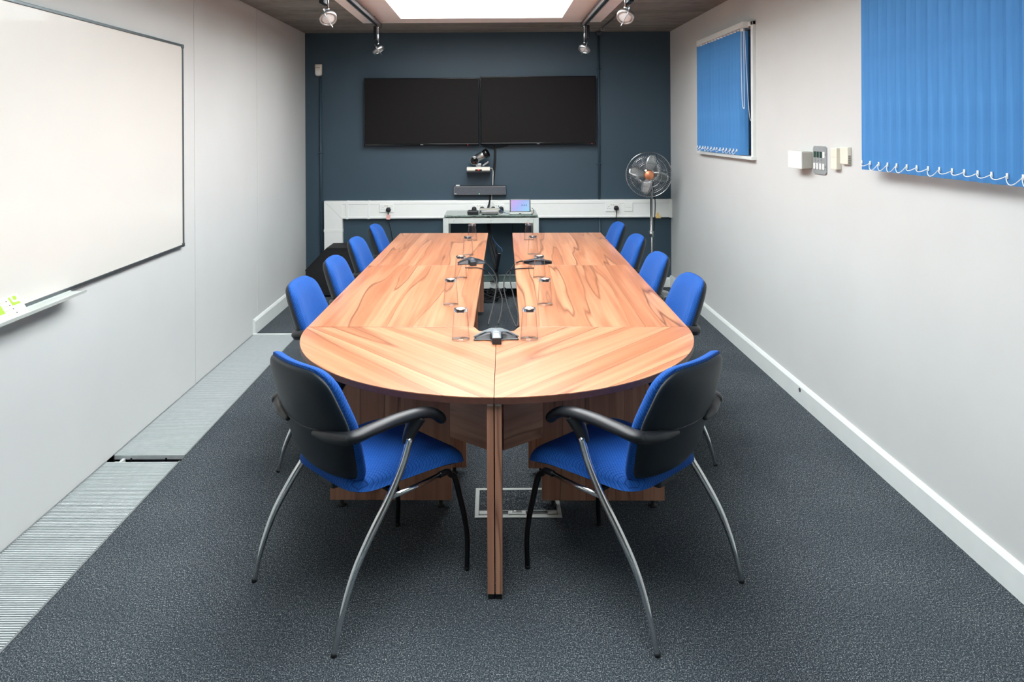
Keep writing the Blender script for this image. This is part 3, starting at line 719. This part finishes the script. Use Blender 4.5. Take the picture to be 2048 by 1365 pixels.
dr = Vector((.80,-.25,.45)).normalized(); rotm = Matrix.Translation((-.045,0,.112)) @ dr.to_track_quat('Z','Y').to_matrix().to_4x4()
MB().lathe([(.030,-.02),(.040,-.01),(.041,.125),(.039,.128)], 28, rotm).build('barrel', 'steel', cm)
MB().lathe([(.039,.126),(.046,.127),(.047,.165),(.043,.168),(.034,.160),(.03,.158),(0,.16)], 28, rotm).build('lens_hood', 'gloss', cm)
MB().box(.0, .016, -.02, .02, .045, .12, .004, M4=about('Y', math.radians(55), (.0,0,.03))).build('tilt_arm', 'steel', cm)

# sound bar
sb = thing('sound_bar', 'grey wall mounted sound bar below the camera', 'speaker', (-.136, 7.79, .985))
MB().box(-.272, .272, .0, .079, -.0, .092, .004).build('casing', 'black', sb)
m = MB()
for b in ((-.27,.27,.084,.088),(-.27,.27,.004,.007),(-.27,-.266,.004,.088),(.266,.27,.004,.088)): m.box(b[0], b[1], -.006, .001, b[2], b[3])
m.build('trim_frame', 'steel', sb)
k = NT('speaker_cloth'); vv = k.n('ShaderNodeTexVoronoi'); vv.inputs['Scale'].default_value = 260; k.l(k.coords(), vv.inputs['Vector'])
k.l(k.ramp(vv.outputs['Distance'], [(0.1, srgb(44,48,54)), (0.5, srgb(82,87,95))]), k.b.inputs['Base Color']); k.b.inputs['Roughness'].default_value = .6; M['cloth'] = k.m
box('grille_cloth', 'cloth', sb, -.266, .266, -.004, .001, .007, .084)
box('badge', 'paper', sb, -.262, -.242, -.0055, -.004, .012, .015)
MB().lathe([(.003,0),(.003,.002),(0,.003)], 8, about('X', PI/2, (-.005,-.004,.011))).build('status_light', 'led_green', sb)
MB().box(-.25, -.21, .02, .05, .092, .103, .003).build('sensor', 'pvc', sb)

# cable drops
m = MB()
for dx, ph in ((-.006,0),(.0,1.2),(.006,2.2),(.002,3.0)):
    m.tube(spline([(.02+dx,7.835,1.50),(.026+dx,7.85,1.43),(.018+dx+.004*math.sin(ph),7.852,1.30),(.008+dx,7.855,1.16),(-.002+dx+.003*math.sin(ph),7.856,1.085),(-.008+dx,7.87-.02,1.06)], 6), .0055, 7)
m.tube(spline([(-.10,7.83,1.495),(-.03,7.845,1.478),(.015,7.85,1.47),(.023,7.85,1.44)], 6), .006, 7); m.tube(spline([(.16,7.83,1.50),(.08,7.845,1.482),(.03,7.85,1.472),(.024,7.85,1.44)], 6), .006, 7)
tag(m.build('cable_drop', 'rubber'), 'bundle of black cables dropping from between the screens to the sound bar', 'cable')
m = MB()
for dx in (-.006, .0, .006): m.tube(spline([(-.02+dx,7.85,.985),(-.028+dx,7.84,.95),(-.036+dx*.6,7.80,.90),(-.045+dx,7.68,.875),(-.05+dx,7.56,.868)], 6), .006, 7)
tag(m.build('cable_drop', 'rubber'), 'short black cable bundle from the sound bar down to the silver box', 'cable')
cable('camera_cable', [(-.022,7.80,1.262),(-.005,7.83,1.255),(.004,7.845,1.22),(.002,7.848,1.15),(.0,7.848,1.08)], .004, 'pvc', 'pale cable looping from the camera shelf to the sound bar')
cable('thin_cable', [(-.012,7.845,.985),(-.012,7.83,.93),(.0,7.79,.90),(.02,7.72,.875),(.03,7.62,.84)], .0025, 'pvc', 'thin white cable from the sound bar beside the black bundle')

# dado trunking
TZ0, TZ1, TY0 = .737, .925, 7.815
def trunk_prof(): return [(YB-.0005, TZ0), (TY0+.006, TZ0), (TY0, TZ0+.006), (TY0, TZ0+.022), (TY0+.004, TZ0+.026), (TY0+.004, TZ1-.038), (TY0, TZ1-.034), (TY0, TZ1-.008), (TY0+.008, TZ1), (YB-.0005, TZ1)]
trm = tag(MB().prism(trunk_prof(), -1.765+.19, XR, 'x').build('trim_1', 'pvc'), 'white dado trunking across the blue wall', kind='structure')
cpts = [(YB-.0005, TZ0), (TY0, TZ0), (TY0, TZ1), (YB-.0005, TZ1)]
m = MB(); m.add([(-1.765,TY0,TZ1),(-1.575,TY0,TZ1),(-1.575,TY0,TZ0),(-1.765,TY0,TZ0), (-1.765,YB,TZ1),(-1.575,YB,TZ1),(-1.575,YB,TZ0),(-1.765,YB,TZ0)], [(0,3,2,1),(4,5,6,7),(0,1,5,4),(1,2,6,5),(2,3,7,6),(3,0,4,7)])
m.build('corner_piece', 'pvc', trm)
MB().tube([(-1.762,TY0-.0005,TZ1-.003),(-1.578,TY0-.0005,TZ0+.003)], .0012, 6).build('mitre_joint', 'greyplastic', trm)
for x in (-1.525, -1.30): box('joint_cover', 'pvc', trm, x-.012, x+.012, TY0-.0025, YB-.001, TZ0-.002, TZ1+.002, .001)
v_ = tag(box('trim_2', 'pvc', None, -1.765, -1.575, TY0, YB-.0005, .10, TZ0, .002), 'white vertical trunking dropping to the floor at the left', kind='structure')
box('joint_cover', 'pvc', v_, -1.768, -1.572, TY0-.0025, YB-.001, .60, .632, .001)
box('end_cap', 'pvc', trm, XR-.03, XR-.0005, TY0-.003, YB-.001, TZ0-.002, TZ1+.002, .001)

# sockets and plugs
def socket(x, z, lab, w=.146, blank=False, gr='double wall sockets on the trunking'):
    t = thing('blank_plate' if blank else 'wall_socket', lab, 'wall plate' if blank else 'socket', (x, TY0+.004, z), 0, None if blank else gr)
    MB().box(-w/2, w/2, -.009, .0, -.043, .043, .003).build('plate', 'pvc', t)
    if blank:
        box('spacer', 'greyplastic', t, -.03, .03, -.0095, -.0088, -.001, .001); return t
    for s in (-1, 1):
        cx = s*.037
        for dx, dz, a, b in ((0,.008,.0035,.007),(-.011,-.012,.005,.003),(.011,-.012,.005,.003)): box('pin_hole', 'ink', t, cx+dx-a/2-.001, cx+dx+a/2+.001, -.0095, -.0088, dz-b/2, dz+b/2)
        MB().box(s*.012-.006, s*.012+.006, -.0115, -.0088, .018, .036, .001).build('rocker', 'cream', t)
    return t
def plug(x, z, lab, tail=True, mat='black'):
    t = thing('power_plug', lab, 'plug', (x, TY0-.0052, z), 0, 'black power plugs')
    body = resample(round_poly([(-.024,-.020),(.024,-.020),(.026,.006),(.015,.026),(-.015,.026),(-.026,.006)], .012, 5), 28)
    MB().pillow(body, lambda a, b, o: (a, -o, b), lambda q: .012+.018*max(0,1-q**4)**.5, lambda q: .0005, centre=(0,0)).build('body', mat, t)
    if tail: MB().tube([(0,-.012,-.016),(0,-.013,-.035),(0,-.013,-.05)], [.008,.006,.005], 8).build('cable_grip', mat, t)
    return t
X = lambda px: (px-985)/191.0
socket(X(772.5), .848, 'double socket on the trunking left of the glass console, holding one tagged plug')
p = plug(X(776.5), .832, 'black plug with a pink tag in the left socket')
MB().tube(spline([(0,-.013,-.05),(0,-.013,-.10),(.012,-.006,-.16),(.03,.02,-.26),(.04,.04,-.4),(.045,.045,-.815)], 6), .004, 8).build('cable', 'rubber', p)
MB().box(-.012, .030, -.0195, -.0185, -.098, -.048, 0, M4=about('Y', math.radians(6))).build('tag', 'tag', p)
socket(X(1223.5), .845, 'double socket on the trunking right of the glass console, holding one plain plug')
p = plug(X(1231), .838, 'plain black plug in the right hand socket beside the blank plate')
MB().tube(spline([(0,-.013,-.05),(-.003,-.013,-.10),(0,.0,-.18),(.006,.04,-.3),(.01,.045,-.815)], 6), .004, 8).build('cable', 'rubber', p)
socket(X(1255.5), .848, 'blank white wall plate at the right end of the trunking', .09, True)
socket(X(957), .842, 'left of the two double sockets behind the console equipment'); socket(X(994), .842, 'right of the two double sockets behind the console equipment')
for px, lab in ((947.5,'first black plug from the left behind the console'),(963.5,'second black plug behind the console, left of the silver box'),(985.5,'third black plug behind the console, above the silver box'),(1001.5,'fourth black plug behind the console, right of the silver box')): plug(X(px), .836, lab)

# conduits and motion sensor
pr = thing('motion_sensor', 'small white motion sensor high on the left of the blue wall', 'sensor', (-1.826, YB, 2.30))
ol = resample(round_poly([(-.036,-.064),(.036,-.064),(.038,.064),(-.038,.064)], [.03,.03,.012,.012], 5), 30)
MB().pillow(ol, lambda a, b, o: (a, -o, b), lambda q: .012+.03*max(0,1-q**4)**.5, lambda q: .0005, centre=(0,0)).build('housing', 'cream', pr)
MB().pillow([(a*.8, b*.42-.03) for a, b in ol], lambda a, b, o: (a, -o, b), lambda q: .034+.014*max(0,1-q**3)**.5, lambda q: .03, centre=(0,-.03)).build('lens', 'pvc', pr)
box('slot', 'ink', pr, -.022, .022, -.0435, -.0405, .020, .024)
def conduit(x, z0, z1, clips, lab):
    t = thing('conduit_pipe', lab, 'pipe', (x, YB-.014, 0), 0, 'blue painted conduits')
    MB().tube([(0,0,z0),(0,0,z1)], .0115, 12).build('pipe', 'navy', t)
    for z in clips: MB().box(-.034, .034, .002, .0135, z-.008, z+.008, .003).tube([(-.012,.01,z),(-.013,-.012,z),(0,-.0145,z),(.013,-.012,z),(.012,.01,z)], .004, 6).build('saddle', 'navy', t)
    return t
conduit(-1.806, .13, 2.236, (1.43, .61), 'blue painted conduit below the motion sensor at the left')
c2 = conduit(1.118, TZ1, 2.665, (1.30, 2.3), 'blue painted conduit running up the right part of the blue wall to the ceiling')
conduit(1.122, .10, TZ0-.002, (.5,), 'short blue painted conduit below the trunking on the right')
cc = thing('conduit_pipe', 'grey conduit running along the concrete ceiling toward the viewer', 'pipe', (1.118, 0, ZC-.0125))
MB().tube([(0,7.845,0),(0,4.6,0)], .0115, 12).build('pipe', 'concrete', cc)
for y in (7.55, 6.65, 5.4): MB().box(-.022, .022, y-.01, y+.01, -.016, .012, .003).build('clip', 'steel', cc)
MB().box(-.03,.03,7.79,7.85,-.03,.012,.006).build('elbow', 'navy', cc)

# ------------------------------------------------------------------ glass console
co = thing('console_table', 'low glass topped console with pale silver metal frame against the blue wall', 'console', (-.02, 7.36, 0))
hw = .472; D = .40
def leg(x0, x1, y0, y1, nm): MB().box(x0, x1, y0, y1, 0, .795, .003).build(nm, 'silverpaint', co)
for s in (-1, 1):
    a, b = sorted((s*hw, s*(hw-.055)))
    leg(a, b, 0, .03, 'leg'); leg(a, b, D-.03, D, 'leg')
MB().box(-hw+.055, hw-.055, 0, .03, .742, .795, .002).build('top_rail', 'silverpaint', co); MB().box(-hw+.055, hw-.055, D-.03, D, .742, .795, .002).build('top_rail', 'silverpaint', co)
MB().box(-hw+.055, hw-.055, 0, .03, .10, .158, .002).build('bottom_rail', 'silverpaint', co); MB().box(-hw+.055, hw-.055, D-.03, D, .10, .158, .002).build('bottom_rail', 'silverpaint', co)
for s in (-1, 1):
    a, b = sorted((s*hw, s*(hw-.03))); m = MB(); m.box(a, b, .03, D-.03, .755, .795); m.box(a, b, .03, D-.03, .11, .15); m.build('side_rail', 'silverpaint', co)
k = NT('console_glass'); k.b.inputs['Transmission Weight'].default_value = .75; k.b.inputs['Roughness'].default_value = .08
k.l(k.ramp(k.noise(k.coords(), 4), [(0, srgb(150,180,172)), (1, srgb(165,194,186))]), k.b.inputs['Base Color']); M['cglass'] = k.m
MB().box(-hw+.012, hw-.012, -.012, D+.03, .811, .824, .002).build('glass_top', 'cglass', co)
MB().box(-hw+.06, hw-.06, .031, D-.031, .150, .158, .001).build('glass_shelf', 'cglass', co)
for x in (-.365, 0, .365):
    for y in (.015, D-.015): MB().lathe([(.006,.795),(.006,.80),(.011,.806),(.011,.811)], 12, about('Z', 0, (x, y, 0))).build('standoff', 'chrome', co)
    MB().lathe([(.005,0),(.005,.002),(.002,.0025)], 10, about('X', PI/2, (x, -.0, .770))).build('screw', 'steel', co)
CZ = .8245
sx = thing('silver_box', 'small silver computer box with a grey unit on top, on the glass console', 'computer box', (-.030, 7.42, CZ))
MB().box(-.085, .085, 0, .15, .004, .036, .004).build('casing', 'steel', sx); MB().box(-.078, .078, -.002, .004, .008, .033, .002).build('front_panel', 'steel', sx)
MB().box(-.105, .10, .02, .12, .036, .050, .003).build('upper_unit', 'greyplastic', sx); MB().lathe([(.003,0),(.003,.002),(0,.0022)], 8, about('X', PI/2, (-.05,-.0015,.024))).build('power_button', 'pvc', sx)
for dx in (-.07,.06): box('foot', 'rubber', sx, dx, dx+.015, .01, .13, 0, .004)
ch = thing('charger', 'small black battery charger on the left of the glass console', 'charger', (-.195, 7.42, CZ))
MB().box(-.06, .05, 0, .09, 0, .034, .008).build('body', 'black', ch); MB().box(-.045, -.015, .01, .05, .032, .040, .003).build('cell', 'shell', ch); MB().box(-.005, .03, .01, .05, .032, .040, .003).build('cell', 'shell', ch)
MB().tube(spline([(.045,.02,.02),(.062,.01,.022),(.06,.03,.006),(.03,.10,.006)],5), .0025, 6).build('cable', 'rubber', ch)
tb = thing('touch_panel', 'small tabletop touch panel with lit lilac and blue screen on the glass console', 'screen', (.270, 7.41, CZ))
MB().box(-.106, .112, -.01, .09, 0, .020, .005).build('base', 'silverpaint', tb)
Tm = about('X', math.radians(-14), (0, .01, .016))
MB().box(-.102, .104, -.008, .010, 0, .135, .006, M4=Tm).build('bezel', 'gloss', tb)
s_ = MB().box(-.090, .092, -.0095, -.008, .014, .123, 0, M4=Tm).build('display', 'tablet', tb)
for x in (.020, .041, .062): MB().box(x-.006, x+.006, -.0102, -.0095, .066, .078, 0, M4=Tm).build('icon', 'bluecable', s_)
box('home_button', 'ink', tb, -.012, .010, -.0112, -.0098, .006, .014)
cable('console_cable', [(.055,7.50,.90),(.08,7.45,.862),(.12,7.42,.84),(.158,7.43,.832)], .0028, 'bluecable', 'blue cable from the silver box to the touch panel')
cable('console_cable', [(.385,7.44,.885),(.40,7.43,.87),(.405,7.42,.845),(.39,7.40,.828),(.37,7.47,.828)], .0028, 'rubber', 'black cable with plug at the right of the touch panel')
# bundle behind the tables
m = MB()
for i in range(6):
    a = i*1.05; dx, dy = .012*math.cos(a), .012*math.sin(a)
    m.tube(spline([(-.05+dx*.6,7.70+dy,.80),(-.045+dx,7.62+dy,.70),(-.035+dx,7.56+dy,.60),(-.01+dx*1.6,7.50+dy,.48),(.02+dx*1.8,7.45+dy,.36),(.03+dx,7.42+dy,.26),(.035+dx,7.40+dy,.18),(.01+dx*3,7.34+dy*2,.172)], 6), .0075, 7)
tag(m.build('cable_bundle', 'rubber'), 'thick black cable bundle hanging below the glass console', 'cable')
bk = thing('power_brick', 'black power brick hanging among the cables under the console', 'power supply', (.045, 7.385, .36))
MB().box(-.018, .018, -.02, .02, -.09, .09, .007, M4=about('Y', math.radians(10))).build('body', 'gloss', bk); MB().tube([(-.012,0,.085),(-.02,0,.13),(-.025,.01,.18)], .005, 8).build('cable', 'rubber', bk)
cable('blue_lead', [(-.04,7.60,.66),(.0,7.56,.56),(.05,7.52,.50),(.085,7.50,.47),(.09,7.50,.44)], .004, 'bluecable', 'blue cable beside the black bundle under the console')
m = MB(); rnd = random.Random(3)
for i in range(9):
    cx, cy = -.01+rnd.uniform(-.05,.05), 7.235+rnd.uniform(-.03,.03); ra, rb = rnd.uniform(.05,.11), rnd.uniform(.04,.07); ph = rnd.uniform(0,6)
    m.tube([(cx+ra*math.cos(a+ph), cy+rb*math.sin(a+ph), .02+.012*i+.012*math.sin(3*a+ph)) for a in [2*PI*j/22 for j in range(21)]], .0055, 6)
tag(m.build('cable_coil', 'rubber'), 'tangled coil of black cable on the floor at the console foot', 'cable')
cable('wall_cable', [(.20,7.78,.80),(.205,7.80,.70),(.215,7.82,.55),(.26,7.84,.42),(.30,7.845,.25),(.30,7.84,.12)], .004, 'rubber', 'single black cable hanging on the wall behind the console')

# black case in the left corner
bc = thing('equipment_case', 'matt black case with a sloping corner beside the white trunking', 'case', (0, 7.46, 0))
MB().prism([(-1.87,.02),(-1.37,.02),(-1.37,.487),(-1.66,.487),(-1.872,.27)], 0, .33, 'y').build('body', 'rubber', bc)
MB().prism([(-1.372,.480),(-1.365,.492),(-1.662,.492),(-1.877,.272),(-1.872,.262),(-1.66,.480)], -.006, .336, 'y').build('lid', 'rubber', bc)
for x in (-1.82, -1.42): box('foot', 'rubber', bc, x-.02, x+.02, .02, .31, 0, .02)

# ------------------------------------------------------------------ pedestal fan
fx, fy, fz, fr_ = 1.545, 7.40, 1.213, .222
fan = thing('pedestal_fan', 'chrome pedestal fan with copper centre in the right corner', 'fan', (fx+.045, fy+.10, 0))
MB().lathe([(0,0),(.19,0),(.195,.012),(.17,.028),(.05,.04),(.03,.06),(0,.06)], 36).build('base', 'chrome', fan)
MB().lathe([(.016,.05),(.016,.60),(.022,.602),(.022,.64),(.013,.645),(.013,fz-.10)], 16).build('pole', 'chrome', fan)
MB().lathe([(.024,.58),(.024,.64)], 16).build('collar', 'steel', fan)
HM = Matrix.Translation((-.045,-.10,fz)) @ Matrix.Rotation(math.radians(-8),4,'Z') @ Matrix.Rotation(math.radians(3),4,'X') @ Matrix.Rotation(PI/2,4,'X')   # local z faces the viewer
MB().lathe([(.0,-.20),(.045,-.195),(.06,-.17),(.06,-.06),(.05,-.045),(.0,-.04)], 24, HM).build('motor', 'chrome', fan)
MB().box(-.02,.02,-.03,.03,fz-.12,fz-.03,.006).build('tilt_joint', 'darkmetal', fan)
m = MB(); n = 48
m.lathe([(fr_+.004*math.cos(a), .0+.006*math.sin(a)) for a in [2*PI*i/8 for i in range(8)]], 64, HM, closed=True)
cage = m.build('cage_ring', 'chrome', fan)
def wires(front):
    m = MB(); z1 = .062 if front else -.085; r0 = .047 if front else .06
    for i in range(72):
        a = 2*PI*i/72+.01; pts = []
        for r, z in ((r0, z1), (.11, z1*.97), (.17, z1*.82), (.205, z1*.45), (fr_, 0)):
            b = a+(.22*(r/fr_) if front else -.1*(r/fr_)); pts.append((r*math.cos(b), r*math.sin(b), z))
        m.tube(pts, .0008, 4, M4=HM)
    for r, z in ((.12, z1*.955), (.18, z1*.76)):
        m.tube([(r*math.cos(a), r*math.sin(a), z) for a in [2*PI*j/48 for j in range(49)]], .0014, 5, M4=HM)
    o = m.build('front_wires' if front else 'rear_wires', 'chrome', fan); o['kind'] = 'stuff'
wires(True); wires(False)
for i in range(4):
    a0 = PI/2*i+math.radians(82); m = MB(); N = 10; vs = []; fs = []
    for j in range(N+1):
        r = .035+(.198-.035)*j/N; wd = .028+.060*math.sin(PI*min(1,(j/N)*.9+.06))**.8*(1 if j < N else .8)
        for q in range(5):
            s = (q/4-.5)*wd*1.15-.012*j/N; tx = r*math.cos(a0)-s*math.sin(a0); ty = r*math.sin(a0)+s*math.cos(a0)
            vs.append((tx, ty, .005+.45*s))
    for j in range(N):
        for q in range(4): fs.append((j*5+q, j*5+q+1, (j+1)*5+q+1, (j+1)*5+q))
    L0 = len(vs); vs += [(x, y, z-.0015) for x, y, z in vs]; fs += [tuple(L0+i_ for i_ in reversed(f_)) for f_ in fs]
    rim = [j*5 for j in range(N+1)]+[N*5+q for q in range(1,5)]+[j*5+4 for j in range(N-1,-1,-1)]+[q for q in range(3,0,-1)]
    fs += [(rim[i_], rim[(i_+1)%len(rim)], L0+rim[(i_+1)%len(rim)], L0+rim[i_]) for i_ in range(len(rim))]
    m.add(vs, fs, True, HM); m.build('blade', 'steel', fan)
MB().lathe([(.0,-.03),(.04,-.03),(.042,.02),(.03,.03),(0,.032)], 24, HM).build('hub', 'darkmetal', fan)
MB().lathe([(.046,.056),(.046,.064),(.040,.070),(0,.071)], 32, HM).build('badge', 'copper', fan)
MB().tube(spline([(0.02,.05,fz-.10),(.035,.02,fz-.2),(.036,-.01,.9),(.03,0,.7),(.024,0,.6)],6), .0045, 8).build('cable', 'rubber', fan)
MB().prism([(-.012,-.03),(.04,-.03),(.012,.03),(-.008,.02)], -.001, .001, 'y', M4=Matrix.Translation((.055,-.012,.80))).build('tag', 'amber', fan)

# ------------------------------------------------------------------ right wall fittings
def on_right(name, lab, cat, y0, y1, z0, z1): return thing(name, lab, cat, (XR, (y0+y1)/2, (z0+z1)/2))
t = on_right('thermostat_box', 'deep white wall box left of the metal switch plate', 'wall box', 4.375, 4.57, 1.434, 1.534)
MB().box(-.064, 0, -.095, .095, -.05, .05, .006).build('housing', 'greyplastic', t); MB().box(-.070, -.060, -.097, .097, -.052, .052, .004).build('cover', 'pvc', t)
t = on_right('switch_plate', 'brushed metal plate with rows of dark and white switches', 'switch', 4.188, 4.357, 1.409, 1.569)
pl = resample(round_poly([(-.085,-.080),(.085,-.080),(.085,.080),(-.085,.080)], .014, 5), 32)
m = MB(); m.prism([(a, b) for a, b in pl], -.008, 0, 'x'); m.build('plate', 'platemetal', t)
for i in range(4):
    y = .058-.039*i
    MB().box(-.0115, -.0078, y-.012, y+.012, .014, .049, .0015).build('key', 'pvc' if i == 3 else 'teal', t)
    MB().box(-.014, -.0078, y-.010, y+.010, -.053, -.018, .002).build('rocker', 'pvc', t)
for i in range(3):
    y = .052-.039*i
    for z, w in ((.006,.004),(-.001,.008),(-.009,.004)): MB().box(-.0084, -.0079, y-w, y+w, z-.0012, z+.0012).build('legend', 'ink', t)
for z in (.033,-.036): MB().lathe([(.003,0),(.003,.001),(0,.0015)], 8, about('Y', -PI/2, (-.008,-.077,z))).build('screw', 'ink', t)
t = on_right('temperature_sensor', 'narrow cream wall sensor right beside the metal switch plate', 'sensor', 4.017, 4.09, 1.449, 1.564)
MB().box(-.028, 0, -.036, .036, -.058, .058, .003).build('housing', 'cream', t); MB().box(-.0295, -.0275, -.034, .034, .008, .0095).build('seam', 'greyplastic', t)
t = on_right('room_stat', 'small cream vented wall unit nearest the large blue blind', 'sensor', 3.904, 3.993, 1.482, 1.572)
MB().box(-.021, 0, -.044, .044, -.045, .045, .004).build('housing', 'cream', t)
for i in range(8): MB().box(-.018, -.004, -.0448, -.0436, -.040+.0055*i, -.0375+.0055*i).build('vent', 'ink', t)

# ------------------------------------------------------------------ vertical blinds
def blind(y0, n, step, x, z0, z1, ang, lab, chainside):
    t = thing('vertical_blind', lab, 'blind', (x, y0, 0), 0, 'blue vertical blinds')
    L = n*step
    h = MB(); h.box(-.022, .022, -.03, L+.03, z1+.018, z1+.060, .003); h = h.build('headrail', 'trimwhite', t)
    for s in (-.03, L+.03): MB().box(-.024, .024, s-.006, s+.006, z1+.014, z1+.062, .003).build('end_cap', 'pvc', h)
    for yy in (L*.15, L*.85): MB().box(.022, XR-x-.0005, yy-.012, yy+.012, z1+.03, z1+.05).build('bracket', 'steel', h)
    w = .0445
    m = MB(); pts = [(-w,.0065),(-w*.5,.0012),(0,0),(w*.5,.0012),(w,.0065)]
    ol = pts+[(a, b-.0009) for a, b in reversed(pts)]
    m.prism([(b, a) for a, b in ol], z0, z1, 'z')
    
    first = m.build('slat', 'blind', t)
    c1 = MB().box(.0005, .0055, w-.007, w+.001, z0+.024, z0+.044, .0006).build('clip', 'pvc', first)
    MB().box(-.003, .0005, -.010, .010, z1-.002, z1+.020).build('hanger', 'pvc', first)
    sl = []
    for i in range(n):
        o = first if i == 0 else dup(first, t)
        a = ang+random.uniform(-1,1)*(.13 if n < 16 else .05)
        o.location = (random.uniform(-.001,.001), (i+.5)*step+random.uniform(-.002,.002), 0); o.rotation_euler = (0,0,a); sl.append((o.location.copy(), a))
    ch = MB()
    for i in range(n-1):
        (p, a), (q, b) = sl[i], sl[i+1]
        e = lambda p, a: Vector((p.x-w*math.sin(a)-.001, p.y+(w-.002)*math.cos(a), z0+.033))
        A, B = e(p, a), e(q, b); sag = random.choice((.028,.030,.026,.014)) if step > .078 else .022
        ch.tube([A.lerp(B, t_/8)-Vector((.012*4*(t_/8)*(1-t_/8),0,sag*4*(t_/8)*(1-t_/8))) for t_ in range(9)], .0018, 5)
    ch.build('bottom_chain', 'pvc', t)
    if chainside:
        yy = -.022; zt = z1+.03
        MB().tube(spline([(-.026,yy,zt),(-.028,yy-.004,zt-.25),(-.024,yy-.012,zt-.55),(-.018,yy-.028,zt-.60),(-.016,yy-.030,zt-.56),(-.012,yy-.016,zt-.25),(-.012,yy-.006,zt)],6), .0022, 6).build('pull_chain', 'pvc', t)
        MB().tube(spline([(-.006,yy-.01,zt),(-.0,yy-.03,zt-.3),(.012,yy-.06,zt-.66),(.035,yy-.085,zt-.68)],6), .0018, 6).build('pull_cord', 'pvc', t)
        MB().box(.02, .062, yy-.10, yy-.075, zt-.70, zt-.675, .003).build('cord_cleat', 'pvc', t)
    return t
blind(5.45, 14, .0815, 1.835, 1.475, 2.385, math.radians(55), 'smaller far blue vertical blind over the window near the blue wall', True)
blind(2.20, 18, .0785, 1.800, 1.473, 2.385, math.radians(26), 'large near blue vertical blind cut by the right picture edge', False)
